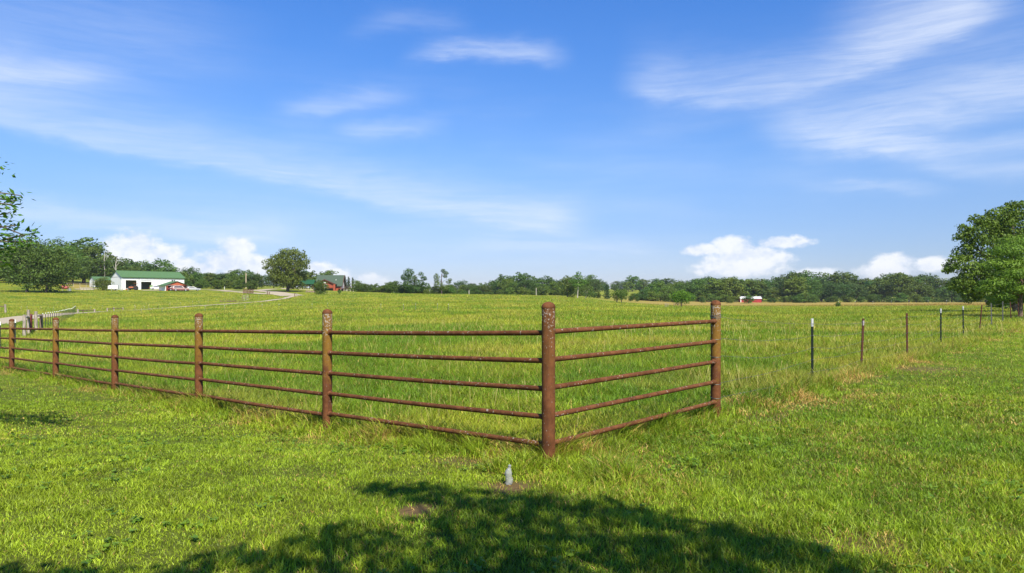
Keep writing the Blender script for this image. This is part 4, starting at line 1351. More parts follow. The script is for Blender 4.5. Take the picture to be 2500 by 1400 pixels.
def small_post(p, h, label, group, kd='post_dark', tip=.16, r_=.03):
    t = thing('steel_fence_post', label, 'fence post', p, .6, group)
    m_ = MB(); m_.box(-r_, r_, -.008, .008, -.3, h - tip); m_.box(-.008, .008, .008, r_ * 1.7, -.3, h - tip); m_.build('shaft', M[kd], t)
    m_ = MB(); m_.box(-r_ * 1.1, r_ * 1.1, -.012, .012, h - tip, h); m_.box(-.012, .012, .012, r_ * 1.8, h - tip, h); m_.build('painted_top', M['white'], t)
    return t


small_post(at(0, 33), 1.36, 'white topped steel post at the very left edge of the photo', 'near white topped posts left of the gate')
small_post(at(37, 38), 1.30, 'white topped steel post close behind a mossy pipe post, left of the gate', 'near white topped posts left of the gate')
LG = 'white topped posts in a row from the red gate to the timber brace'
N_ = 24; q0, q1 = at(104.5, 58), at(184, 118)
proto = None
for k_ in range(N_):
    f_ = k_ / (N_ - 1)
    x_, y_ = q0.x + (q1.x - q0.x) * f_, q0.y + (q1.y - q0.y) * f_
    p = Vector((x_, y_, zt(x_, y_)))
    lab = 'white topped post in the close row leading from red gate to timber brace'
    if proto is None: proto = small_post(p, 1.32, lab, LG, 'post_dark', .08, .020)
    else: dup(proto, p, .6 + prng.uniform(-.1, .1), (1 + y_ / 300, 1 + y_ / 300, 1))
# wires of that row
mb = MB()
for hz_ in (.35, .65, .95, 1.2):
    mb.tube([Vector((q0.x + (q1.x - q0.x) * f_, q0.y + (q1.y - q0.y) * f_, zt(q0.x + (q1.x - q0.x) * f_, q0.y + (q1.y - q0.y) * f_) + hz_)) for f_ in np.linspace(0, 1, 24)], .0022, 4)
tag(mb.build('fence_wire', M['wire'], None), 'thin wires strung along the close row of white topped posts', 'wire')

# timber H braces beyond
BRG = 'timber corner brace posts beside the driveway'
br = []
for px, Y, row, wp, mt_, lab in ((190, 118, 755, 4.5, 'grey_wood', 'stout grey brace post at the end of the white topped row'), (203, 121, 756, 2.2, 'brown_wood', 'thin middle post of the left timber brace by the driveway'),
                                 (230.5, 124, 755, 4.0, 'grey_wood', 'stout grey brace post with rail, right end of the left brace'), (262, 128, 752.5, 3.0, 'grey_wood', 'left post of the three post timber brace by the driveway'),
                                 (278, 130, 750.5, 3.0, 'grey_wood', 'middle post of the three post timber brace by the driveway'), (300, 133, 751.5, 3.0, 'grey_wood', 'right post of the three post timber brace by the driveway')):
    br.append(wood_post(px, Y, row, wp, lab, mt=mt_, group=BRG)[1:])
for a_, b_, c_, lab in ((0, 1, 2, 'thin brown rail of the left timber brace beside the driveway'), (3, 4, 5, 'thin brown rail of the three post brace beside the driveway')):
    o_ = MB().tube([br[a_][0] + Vector((0, 0, br[a_][1] * .72)), br[b_][0] + Vector((0, -.1, br[b_][1] * .72)), br[c_][0] + Vector((0, 0, br[c_][1] * .72))], .06, 7).build('wooden_rail', M['brown_wood'], None, smooth=True)
    tag(o_, lab, 'rail')
_, pE, hE = wood_post(13, 112, 743.5, 4.5, 'lone grey post with rail across the driveway at the left edge')
o_ = MB().tube([pE + Vector((0, 0, hE * .76)), pE + Vector((-4, .3, hE * .76 + .1))], .06, 7).build('wooden_rail', M['brown_wood'], None, smooth=True)
tag(o_, 'dark rail running off the left edge from the lone grey post', 'rail')
_, pE2, hE2 = wood_post(-32, 112.3, 743.5, 4.5, 'grey post outside the left edge holding the dark rail')
# scattered white topped posts along the drive and pasture
sp2 = None
SG = 'distant white topped posts dotted along the driveway and field'
for px, row in ((52, 757), (66, 757), (100, 758), (131, 758), (161, 757), (222, 757), (250, 753), (328, 752), (388, 750), (352, 756), (331, 755), (363, 752), (415, 746), (441, 745), (396, 760), (345, 762), (501, 757), (548, 755), (598, 754), (640, 752), (681, 752),
                (470, 742), (486, 741), (508, 739), (528, 737), (548, 735), (571, 733), (590, 731), (612, 729), (632, 727), (560, 720), (545, 721), (762, 752), (800, 750), (930, 755), (985, 756), (1015, 755), (1068, 755), (1095, 756)):
    p = hit(px, row + 3.0, 40, 260)
    if sp2 is None: sp2 = small_post(p, .80, 'small thin white topped post dotting the field near the driveway', SG, 'post_grey', .10, .014)
    else: dup(sp2, p, prng.random(), 1)
FG = 'white topped posts along the far edge of the tan strip'
first = True
for px in (2047, 2088, 2131, 2176, 2219, 2266, 2311, 2359, 2409):
    p = at(px, 215)
    t = dup(sp2, p, prng.random(), (2.2, 2.2, 1.7), 'white topped post at the far edge of the pasture before the right wood', FG)
p = hit(2046, 750, 60, 300)
far_tree(6, p, 1.3, 'tiny dark tuft alone in the tan strip of the right field', cat='bush', name='weed_tuft', wf=1.2)


# ------------------------------------------------------------------ buildings
def gabled_roof(parent, x0, x1, y0, y1, ze, zr, m, over=.35, th=.10, name='roof', axis='x'):
    """two slabs meeting at a ridge along x (or y)"""
    out = MB()
    ym = (y0 + y1) / 2
    sl = (zr - ze) / (ym - y0)
    e0 = y0 - over; z0 = ze - sl * over
    out.prismx([(e0, z0 + th), (ym, zr + th), (y1 + over, z0 + th), (y1 + over, z0), (ym, zr), (e0, z0)], x0 - over, x1 + over)
    return out


def xf(o, rz=0.0, loc=(0, 0, 0)):
    o.rotation_euler[2] = rz; o.location = loc; return o


PHI = R(48)
# white barn
p = at(297, 240); p.z -= .1
barn = thing('barn', 'long white metal barn with green roof and two open bay doors', 'barn', p, PHI - 0.0 + 0.0)
L, D_, E_, Rg = 21.0, 10.0, 4.55, 6.75
T_ = .18
m_ = MB()
D1, D2 = (1.28, 4.77, 3.4), (6.25, 9.68, 3.35)
m_.box(0, D1[0], 0, T_, -.6, E_); m_.box(D1[0], D1[1], 0, T_, D1[2], E_); m_.box(D1[1], D2[0], 0, T_, -.6, E_); m_.box(D2[0], D2[1], 0, T_, D2[2], E_); m_.box(D2[1], L, 0, T_, -.6, E_)
m_.box(0, L, D_ - T_, D_, -.6, E_)
for x0 in (0, L - T_):
    m_.prismx([(T_, -.6), (D_ - T_, -.6), (D_ - T_, E_), (D_ / 2, Rg - .1), (T_, E_)], x0, x0 + T_)
m_.build('wall', M['white_metal'], barn)
rf = gabled_roof(barn, 0, L, 0, D_, E_ + .02, Rg, M['green_roof']).build('roof', M['green_roof'], barn)
MB().box(-.36, L + .36, D_ / 2 - .18, D_ / 2 + .18, Rg + .10, Rg + .17).build('ridge_cap', M['green_roof'], rf)
MB().box(-.03, L + .03, -.42, -.36, E_ - .28, E_ - .13).build('fascia', M['teal_roof'], rf)
MB().box(.05, L - .05, .05, D_ - .05, -.5, .06).build('floor', M['dirt'], barn)
m_ = MB(); m_.box(-.02, .0, .3, D_ - .3, E_ - .10, E_ + .02); m_.build('gable_trim', M['grey_metal'], barn)
dr = MB().box(D2[0] - .05, D2[1] + .05, -.10, -.01, 2.95, 3.42).build('roll_up_door', M['white'], barn)
MB().box(D2[0] - .06, D2[1] + .06, -.16, -.10, 3.30, 3.46).build('door_track', M['grey_metal'], dr)
for wx in (16.5, 17.25):
    wf_ = MB(); wf_.box(wx - .05, wx + .65, -.05, -.003, 3.12, 3.17); wf_.box(wx - .05, wx + .65, -.05, -.003, 3.75, 3.80); wf_.box(wx - .05, wx, -.05, -.003, 3.17, 3.75); wf_.box(wx + .60, wx + .65, -.05, -.003, 3.17, 3.75)
    wo = wf_.build('window', M['white'], barn); MB().box(wx, wx + .60, -.035, -.008, 3.17, 3.75).build('pane', M['glass'], wo)
lt_ = MB().box(5.35, 5.55, -.25, -.003, 3.95, 4.25).build('wall_lamp', M['grey_metal'], barn)
MB().box(19.2, 19.5, -.05, -.003, 3.9, 4.0).build('vent', M['grey_metal'], barn)

# open shed behind the barn
p = at(231, 262); p.z -= .1
shed = thing('open_shed', 'white open fronted shed with green roof behind the barn', 'shed', p, PHI)
L2, D2_, E2, R2_ = 9.5, 5.5, 3.0, 4.15
m_ = MB(); m_.box(0, L2, D2_ - .15, D2_, -.6, E2)
for x0 in (0, L2 - .15): m_.prismx([(0, -.6), (D2_ - .15, -.6), (D2_ - .15, E2), (D2_ / 2, R2_ - .08), (0, E2)], x0, x0 + .15)
m_.build('wall', M['white_metal'], shed)
gabled_roof(shed, 0, L2, 0, D2_, E2 + .02, R2_, M['green_roof'], .3).build('roof', M['green_roof'], shed)
MB().box(.15, L2 - .15, -.02, .10, E2 - .35, E2 - .02).build('fascia', M['white'], shed)
for x_ in (2.9, 6.2): MB().box(x_, x_ + .18, 0, .18, -.6, E2 - .35).build('post', M['pale_bark'], shed)

# small building with red gable
p = at(404, 231); p.z -= .05
rs = thing('gable_shed', 'low white shed with red boarded gable and green roof before the barn', 'shed', p, PHI - R(4))
Wd, Dp, E3, R3 = 7.2, 6.5, 1.95, 3.25
m_ = MB(); m_.box(0, .15, 0, Dp, -.5, E3); m_.box(Wd - .15, Wd, 0, Dp, -.5, E3); m_.box(.15, Wd - .15, Dp - .15, Dp, -.5, E3)
m_.build('wall', M['white'], rs)
MB().prism([(0, E3), (Wd, E3), (Wd / 2, R3)], 0, .14).build('gable', M['red_gable'], rs)
rb_ = MB(); o_ = .55; sl = (R3 - E3) / (Wd / 2)
rb_.prism([(-o_, E3 - sl * o_ + .10), (Wd / 2, R3 + .10), (Wd + o_, E3 - sl * o_ + .10), (Wd + o_, E3 - sl * o_), (Wd / 2, R3), (-o_, E3 - sl * o_)], -.35, Dp + .3)
rb_.build('roof', M['green_roof'], rs)
for x_ in (.15, .55, 3.6): MB().box(x_, x_ + .16, .0, .16, -.5, E3).build('post', M['red_gable'], rs)
MB().box(.7, Wd - .2, 2.2, 2.35, -.5, E3 - .02).build('inner_wall', M['red_log'], rs)
MB().lathe([(.13, R3 + .05), (.13, R3 + .50), (.2, R3 + .52), (.2, R3 + .62)], 10, c=(Wd / 2 - .1, 1.6, 0)).build('vent_pipe', M['grey_metal'], rs)


# vehicles
def vehicle(label, px, Y, rz, paint, kind, lower=None, name='parked_car', cat='car'):
    """side profile given from tail to nose, body pulled in towards the roof; glass, wheels and lamps as parts"""
    p = at(px, Y); p.z += .04
    t = thing(name, label, cat, p, rz, 'cars parked by the barn')
    if kind == 'suv':
        body = [(-2.35, .42), (-2.38, .95), (2.30, .98), (2.38, .70), (2.32, .40)]; hood = .98
        cab = [(-2.28, .95), (-2.10, 1.66), (.45, 1.70), (1.15, 1.02)]; ln_, wd_ = 2.35, .92; wh = (-1.45, 1.45); wr = .37
    else:
        body = [(-2.25, .38), (-2.30, .82), (-1.9, .92), (1.15, .92), (2.20, .74), (2.28, .55), (2.22, .32)]
        cab = [(-1.75, .90), (-1.05, 1.38), (.25, 1.42), (1.15, .92)]; wd_ = .86; wh = (-1.38, 1.42); wr = .32
    m_ = MB()
    m_.prism(body, -wd_, wd_)
    # cabin narrows to the roof
    zs_ = [z for _, z in cab]; k = len(cab); v = []
    for sgn in (-1, 1):
        for x_, z_ in cab: v.append((x_, sgn * (wd_ - .02 - .24 * (z_ - min(zs_)) / (max(zs_) - min(zs_))), z_))
    m_.add(v, [tuple(range(k)), tuple(reversed(range(k, 2 * k)))] + [(i, (i + 1) % k, k + (i + 1) % k, k + i) for i in range(k)])
    bd = m_.build('body', paint, t, bevel=.05)
    if lower: MB().prism([(-2.36, .34), (-2.36, .62), (2.36, .62), (2.36, .34)], -wd_ - .012, wd_ + .012).build('lower_panel', lower, t)
    # glass: slightly proud panels on both sides, front and back
    cx_ = sum(x for x, _ in cab) / k; cz_ = sum(z for _, z in cab) / k
    inn = [(cx_ + (x - cx_) * .82, cz_ + .02 + (z - cz_) * .66) for x, z in cab]
    for sgn in (-1, 1):
        v = []
        for off in (.006, -.02):
            for x_, z_ in inn: v.append((x_, sgn * (wd_ - .02 + off - .24 * (z_ - min(zs_)) / (max(zs_) - min(zs_))), z_))
        MB().add(v, [tuple(range(k)), tuple(reversed(range(k, 2 * k)))] + [(i, (i + 1) % k, k + (i + 1) % k, k + i) for i in range(k)]).build('side_window', M['glass'], t)
    for (a_, b_), nm in (((cab[3], cab[2]), 'windscreen'), ((cab[0], cab[1]), 'rear_window')):
        a_ = Vector((a_[0], 0, a_[1])); b_ = Vector((b_[0], 0, b_[1])); d_ = b_ - a_; nn = Vector((-d_.z, 0, d_.x)).normalized()
        if (nn.x > 0) != (nm == 'windscreen'): nn = -nn
        lo, hi = a_ + d_ * .12 + nn * .012, a_ + d_ * .88 + nn * .012
        w0, w1 = wd_ - .14, wd_ - .30
        v = [(lo.x, -w0, lo.z), (lo.x, w0, lo.z), (hi.x, w1, hi.z), (hi.x, -w1, hi.z)]
        v += [tuple(Vector(q_) - nn * .03) for q_ in v]
        MB().add(v, [(0, 1, 2, 3), (7, 6, 5, 4), (0, 4, 5, 1), (1, 5, 6, 2), (2, 6, 7, 3), (3, 7, 4, 0)]).build(nm, M['glass'], t)
    for x_ in wh:
        for sgn in (-1, 1):
            yc = sgn * (wd_ - .10)
            w_ = MB().lathe([(wr * .62, -.11), (wr * .95, -.115), (wr, -.07), (wr, .07), (wr * .95, .115), (wr * .62, .11)], 20, axis='y').build('wheel', M['rubber'], t, smooth=True)
            w_.location = (x_, yc, wr)
            MB().lathe([(wr * .60, -.125), (wr * .45, -.13), (wr * .45, .13), (wr * .60, .125)], 14, axis='y').build('rim', M['rim'], w_, smooth=True)
    zl = .72 if kind == 'suv' else .66
    for sgn in (-1, 1):
        MB().box(2.27, 2.40, sgn * (wd_ - .22) - .16, sgn * (wd_ - .22) + .16, zl - .08, zl + .08).build('headlight', M['lamp_glass'], t)
        MB().box(-2.41, -2.28, sgn * (wd_ - .16) - .12, sgn * (wd_ - .16) + .12, zl - .05, zl + .20).build('tail_light', M['tail_red'], t)
    return t


def car_paint(name, col):
    m_, n_, b_ = mat(name); v = noise(coords(), 2, 3)
    link(mixc(v, tuple(x * .9 for x in col), tuple(min(1, x * 1.08) for x in col)), b_.inputs['Base Color'])
    b_.inputs['Roughness'].default_value = .3; b_.inputs['Coat Weight'].default_value = .5; return m_


vdir = R(28)
vehicle('silver grey car parked at the right end of the row by the barn', 470.5, 231, vdir, car_paint('silver_paint', (.42, .43, .44)), 'sedan')
vehicle('pale pinkish and maroon utility car parked before the red gable', 441, 228, vdir, car_paint('rose_paint', (.42, .27, .24)), 'suv', car_paint('maroon_paint', (.18, .05, .05)))
vehicle('small white car parked against the barn wall by the green cabinet', 383.5, 240.5, vdir + R(10), car_paint('white_car_paint', (.72, .73, .74)), 'sedan')
vehicle('dark red car half hidden behind the pinkish car under the gable', 428, 233, vdir, car_paint('dark_red_paint', (.16, .03, .03)), 'sedan')

# tractor
p = at(327.5, 236.5); p.z += .05
tr = thing('tractor', 'small orange brown tractor with canopy at the first barn bay', 'tractor', p, R(200))
m_ = MB(); m_.box(.2, 1.55, -.32, .32, .65, 1.15); m_.box(-.75, .2, -.28, .28, .55, .85); m_.build('body', M['orange'], tr, bevel=.06)
MB().box(1.55, 1.62, -.30, .30, .62, 1.12).build('grille', M['dark'], tr)
for sgn in (-1, 1):
    w_ = MB().lathe([(.35, -.16), (.62, -.17), (.68, -.1), (.68, .1), (.62, .17), (.35, .16)], 22, axis='y').build('rear_wheel', M['rubber'], tr, smooth=True); w_.location = (-.55, sgn * .62, .68)
    MB().lathe([(.34, -.1), (.2, -.12), (.2, .12), (.34, .1)], 14, axis='y').build('rim', M['orange'], w_, smooth=True)
    w_ = MB().lathe([(.18, -.10), (.33, -.11), (.37, -.06), (.37, .06), (.33, .11), (.18, .10)], 18, axis='y').build('front_wheel', M['rubber'], tr, smooth=True); w_.location = (1.3, sgn * .52, .37)
    MB().lathe([(.17, -.07), (.1, -.09), (.1, .09), (.17, .07)], 12, axis='y').build('rim', M['rim'], w_, smooth=True)
    MB().box(-1.0, -.1, sgn * .62 - .16, sgn * .62 + .16, 1.36, 1.42).build('fender', M['orange'], tr)
    MB().tube([(-.95, sgn * .42, .8), (-.95, sgn * .42, 2.25)], .03, 6).build('canopy_post', M['dark'], tr)
MB().box(-1.2, .25, -.62, .62, 2.24, 2.32).build('canopy', M['orange'], tr, bevel=.03)
m_ = MB(); m_.box(-.75, -.3, -.24, .24, .86, .98); m_.box(-.80, -.70, -.24, .24, .98, 1.4); m_.build('seat', M['dark'], tr, bevel=.03)
MB().tube([(.85, .12, 1.15), (.85, .12, 1.75)], .035, 8).build('exhaust', M['grey_metal'], tr)
MB().lathe([(.17, 0), (.19, .02), (.17, .04)], 16, c=(.12, 0, 1.36)).build('steering_wheel', M['dark'], tr)
m_ = MB(); m_.beam((1.4, -.45, .55), (2.1, -.45, .25), .08, .1); m_.beam((1.4, .45, .55), (2.1, .45, .25), .08, .1); m_.box(2.05, 2.45, -.7, .7, .06, .5); m_.build('loader_bucket', M['orange'], tr)

# cabinet, trailer, hitch rails
p = at(369, 239)
cb = thing('storage_cabinet', 'upright pale green cabinet standing against the white barn wall', 'cabinet', p, PHI)
MB().box(-.42, .42, -.3, .3, -.05, 1.5).build('body', M['green_paint'], cb, bevel=.02); MB().box(-.45, .45, -.33, .33, 1.5, 1.56).build('lid', M['green_paint'], cb)
MB().box(.0, .02, -.315, -.30, .1, 1.4).build('door_seam', M['dark'], cb); MB().box(.06, .10, -.34, -.30, .75, .95).build('handle', M['grey_metal'], cb)
p = at(276.5, 232)
tl = thing('white_trailer', 'white trailer with rounded nose parked at the left gable of the barn', 'trailer', p, R(20))
pr = [(-1.45, .45)] + [(-1.45 + .5 * (1 - math.cos(a_)), 1.25 + .42 * math.sin(a_)) for a_ in np.linspace(0, PI / 2, 6)] + [(1.5, 1.67), (1.5, .45)]
MB().prism(pr, -.9, .9).build('body', M['white'], tl, bevel=.04)
MB().box(.2, 1.45, -.5, .5, 1.68, 1.76).build('roof_hatch', M['dark'], tl)
for sgn in (-1, 1):
    w_ = MB().lathe([(.2, -.1), (.32, -.1), (.35, 0), (.32, .1), (.2, .1)], 16, axis='y').build('wheel', M['rubber'], tl, smooth=True); w_.location = (.4, sgn * .95, .33)
    MB().lathe([(.19, -.11), (.1, -.12), (.1, .12), (.19, .11)], 12, axis='y').build('rim', M['rim'], w_, smooth=True)
m_ = MB(); m_.beam((-1.4, -.4, .45), (-2.3, 0, .42), .08, .08); m_.beam((-1.4, .4, .45), (-2.3, 0, .42), .08, .08); m_.beam((-2.25, 0, .42), (-2.25, 0, 0), .06, .06); m_.build('tongue', M['grey_metal'], tl)
for px, Y, wdt, lab in ((279, 227, 1.5, 'grey pipe hitching rail in front of the white trailer'), (306, 228, 1.5, 'grey pipe hitching rail in front of the first barn bay')):
    p = at(px, Y); hr = thing('hitching_rail', lab, 'rail', p, R(35), 'hitching rails before the barn')
    for sgn in (-1, 1): MB().tube([(sgn * wdt / 2, 0, -.2), (sgn * wdt / 2, 0, 1.15)], .08, 8).build('post', M['grey_metal'], hr, smooth=True)
    MB().tube([(-wdt / 2, 0, .85), (wdt / 2, 0, .85)], .06, 8).build('rail', M['grey_metal'], hr, smooth=True)
p = at(295.5, 229); o_ = MB().tube([(0, 0, -.2), (0, 0, .95), (0, 0, 1.0)], [.09, .09, .05], 8).build('pipe_post', M['grey_metal'], None, smooth=True); o_.location = p
tag(o_, 'short grey pipe post by the barn corner between the hitching rails', 'post')

# red tank, barrel, pen and timber walls in the lot
p = at(159, 225); rt = thing('fuel_tank', 'faded red tank on a low stand beside the two broad trees', 'tank', p, R(25))
MB().lathe([(.2, -1.0), (.45, -.95), (.55, -.8), (.55, .8), (.45, .95), (.2, 1.0)], 18, c=(0, 0, 1.1), axis='x').build('barrel', plain('faded_red', (.42, .10, .09), .6, .2), rt, smooth=True)
m_ = MB()
for sx in (-.6, .6):
    for sy in (-.35, .35): m_.beam((sx, sy * 1.3, -.1), (sx, sy, .75), .07, .07)
m_.build('stand', M['grey_metal'], rt)
p = at(170.5, 224); dm_ = thing('steel_barrel', 'grey steel barrel right of the faded red tank', 'barrel', p, 0)
MB().lathe([(.40, 0), (.42, .02), (.40, .04), (.40, .38), (.42, .40), (.40, .42), (.40, .78), (.42, .8), (.38, .82)], 18).build('body', plain('barrel_grey', (.22, .25, .24), .6, .2), dm_, smooth=True)
pen = thing('wire_pen', 'tan wire mesh pen fence beside the open shed', 'fence', at(195, 258), PHI - R(14))
L_ = 8.0
for k_ in range(5):
    MB().tube([(-L_ / 2 + k_ * L_ / 4, 0, -.8), (-L_ / 2 + k_ * L_ / 4, 0, 1.5)], .06, 6).build('post', M['pale_bark'], pen)
m_ = MB()
for z_ in np.arange(0, 1.41, .2): m_.tube([(-L_ / 2, 0, z_), (L_ / 2, 0, z_)], .018, 4)
for x_ in np.arange(-L_ / 2, L_ / 2 + .01, .25): m_.tube([(x_, 0, -.2), (x_, 0, 1.4)], .014, 4)
m_.build('mesh_panel', plain('tan_wire', (.40, .30, .15), .8, .2), pen)
bw = thing('board_pen', 'low pen of pale boards left of the round bush by the barn', 'pen', at(212, 233), R(20))
for k_ in range(5): MB().box(-2.0 + k_ - .07, -2.0 + k_ + .07, -.07, .07, -.3, 1.0).build('post', M['brown_wood'], bw)
for z_ in (.2, .5, .8): MB().box(-2, 2, -.10, -.07, z_, z_ + .16).build('board', M['pale_bark'], bw)

# utility pole
p = hit(600.5, 705, 240, 400)
hp = p.y / FPX * (705 - 666.5)
up_ = thing('utility_pole', 'pale bare wooden utility pole in front of the wood left of the oak', 'pole', p)
MB().tube([(0, 0, -.5), (0, 0, hp * .5), (0, 0, hp)], [.24, .21, .17], 12).build('shaft', M['pole_wood'], up_, smooth=True)
MB().lathe([(.16, 0), (.2, .05), (.2, .6), (.14, .66)], 12, c=(.34, 0, hp * .82)).build('transformer', M['grey_metal'], up_, smooth=True)
MB().box(-.12, .12, -.30, -.20, .9, 1.4).build('meter_box', M['grey_metal'], up_)
p2 = at(629.5, 345); hp2 = 8.2
u2 = thing('utility_pole', 'thin far utility pole with white fitting between pole and oak', 'pole', p2)
MB().tube([(0, 0, -.5), (0, 0, hp2)], [.14, .1], 10).build('shaft', M['pole_wood'], u2, smooth=True)
MB().box(-.2, .2, -.15, .15, hp2 - 2.6, hp2 - 1.6).build('transformer', M['white'], u2)

# pavilion
p = at(756, 285); pv = thing('pavilion', 'open pavilion with dark green metal roof between oak and log house', 'pavilion', p, R(4))
s_ = 285 / FPX
m_ = MB(); m_.prismx([(-.4, 2.3), (2.6, 4.1), (5.6, 2.3), (5.6, 2.2), (2.6, 4.0), (-.4, 2.2)], -4.4, 1.7); m_.build('roof', M['teal_roof'], pv)
m_ = MB(); m_.prismx([(.2, 2.0), (3.0, 3.1), (5.4, 2.0), (5.4, 1.9), (3.0, 3.0), (.2, 1.9)], 1.9, 3.4); m_.build('lean_to_roof', M['teal_roof'], pv)
for x_ in (-3.9, -1.2, 1.2):
    for y_ in (.1, 5.0): MB().box(x_, x_ + .2, y_, y_ + .2, -.4, 2.3 if y_ > 1 else 2.45).build('post', M['brown_trim'], pv)
MB().box(-4.2, 1.5, -.2, 5.4, -.3, .10).build('slab', M['cream'], pv)

# log house
YH = 288.0
p = at(805, YH); p.z -= .1
hs_ = thing('log_house', 'red log house with steep green roof and side deck', 'house', p, R(3))
k_ = YH / FPX


def lx(px): return (px - 805) * k_


ZR = 6.5
m_ = MB()
m_.prismx([(-.2, 1.95), (3.6, ZR), (7.4, 1.95), (7.4, 1.75), (3.6, ZR - .22), (-.2, 1.75)], lx(770), lx(836))
rf = m_.build('roof', M['shingle'], hs_)
m_ = MB(); m_.prismx([(-.28, 1.98), (3.6, ZR + .05), (7.48, 1.98), (7.48, 1.68), (3.6, ZR - .30), (-.28, 1.68)], lx(836), lx(836) + .18); m_.build('barge_board', M['brown_trim'], rf)
m_ = MB(); m_.prismx([(.2, 0.9), (7.0, .9), (7.0, 2.0), (3.6, ZR - .35), (.2, 2.0)], lx(832), lx(832) + .15); m_.build('gable_wall', M['cream'], hs_)
m_ = MB(); m_.box(lx(772), lx(832), .4, .55, -.6, 2.0); m_.box(lx(772), lx(832), 6.7, 6.85, -.6, 2.0); m_.box(lx(772), lx(772) + .15, .55, 6.7, -.6, 2.0); m_.build('wall', M['red_log'], hs_)
# cross gable in front
xa, xb, xp = lx(787), lx(821), lx(795.5)
dm2 = MB().prism([(lx(788.5), 1.05), (lx(817), 1.05), (lx(817), 3.0), (lx(796), 4.15), (lx(788.5), 3.6)], -2.2, 2.2).build('cross_gable', M['red_log'], hs_)
m_ = MB(); m_.prism([(xa - .2, 3.72), (xp, 4.62), (xb + .35, 2.62), (xb + .30, 2.40), (xp, 4.36), (xa - .15, 3.50)], -2.7, 2.0); m_.build('cross_roof', M['shingle'], hs_)
m_ = MB(); m_.prism([(xa - .25, 3.76), (xp, 4.68), (xb + .40, 2.64), (xb + .33, 2.32), (xp, 4.28), (xa - .18, 3.42)], -2.85, -2.70); m_.build('barge_board', M['brown_trim'], dm2)
MB().box(lx(791), lx(799), -2.26, -2.21, 3.05, 3.60).build('window', M['white'], hs_)
wn = MB().box(lx(794), lx(800.5), -2.26, -2.21, 1.15, 2.75).build('window', M['white'], hs_)
MB().box(lx(795.2), lx(797.0), -2.275, -2.255, 1.4, 2.5).build('pane', M['glass'], wn); MB().box(lx(797.6), lx(799.4), -2.275, -2.255, 1.4, 2.5).build('pane', M['glass'], wn)
MB().box(lx(787), lx(818), -2.9, -.2, .82, 1.0).build('porch_floor', M['brown_trim'], hs_)
MB().box(lx(800), lx(816), -2.95, -2.88, 1.85, 1.95).build('porch_rail', M['brown_trim'], hs_)
m_ = MB(); m_.box(lx(787), lx(816), -2.2, .3, -.8, .80); m_.build('foundation', M['dark'], hs_)
MB().box(lx(817), lx(821.5), -3.0, -2.3, -.6, 2.55).build('porch_column', M['red_log'], hs_)
MB().box(lx(833), lx(833) + .06, 1.2, 2.8, 1.2, 3.2).build('window', M['white'], hs_)
MB().box(lx(833), lx(833) + .06, 3.4, 5.0, 1.2, 3.4).build('window', M['white'], hs_)
dk = MB().box(lx(826), lx(864), -1.2, 6.5, .72, .88).build('deck', M['brown_trim'], hs_)
m_ = MB(); m_.box(lx(832), lx(864), -1.2, -1.12, 1.72, 1.80); m_.box(lx(832), lx(864), -1.2, -1.12, 1.28, 1.33)
for x_ in np.linspace(lx(832), lx(864), 9): m_.box(x_ - .04, x_ + .04, -1.2, -1.12, .88, 1.72)
m_.build('railing', M['brown_trim'], dk)
for x_ in np.linspace(lx(833), lx(863), 5): MB().box(x_ - .08, x_ + .08, -1.1, -.94, -1.2, .72).build('deck_post', M['cream'], dk)
MB().tube([(lx(856), 1.0, .88), (lx(856), 1.0, 4.2)], .05, 8).build('flag_pole', M['white'], hs_)
MB().lathe([(.14, 0), (.14, .5), (.2, .55)], 10, c=(lx(818), 1.9, 4.2)).build('chimney_vent', M['white'], rf)

# stone wall and flower bed at the house
p = at(758.5, 243)
sw = MB(); 
rg = np.random.default_rng(5)
for k2 in range(46):
    x_ = rg.uniform(-1.6, 1.6); z_ = rg.uniform(-.1, .55); r_ = rg.uniform(.12, .22)
    sw.lathe([(r_ * .4, -r_ * .8), (r_, -r_ * .3), (r_ * .95, r_ * .3), (r_ * .45, r_ * .75)], 7, c=(x_, rg.uniform(-.18, .18), z_))
o_ = sw.build('stone_wall', M['stone'], None); o_.location = p
tag(o_, 'low rough brown stone retaining wall left of the tall evergreen shrub', 'wall')
p = at(790, 228)
for i_, (dx_, sc_) in enumerate(((0.8, .5), (1.6, .38))):
    m_ = MB().lathe([(.15, -.2), (.5, -.05), (.55, .2), (.3, .45), (.1, .5)], 8, c=(0, 0, 0)); o_ = m_.build('boulder', M['cream'], None, smooth=True); o_.location = at(796 + i_ * 6, 226); o_.scale = (sc_, sc_, sc_ * .8)
    tag(o_, 'larger pale boulder at the foot of the tall evergreen shrub' if i_ == 0 else 'smaller pale boulder right of the tall evergreen shrub', 'boulder')

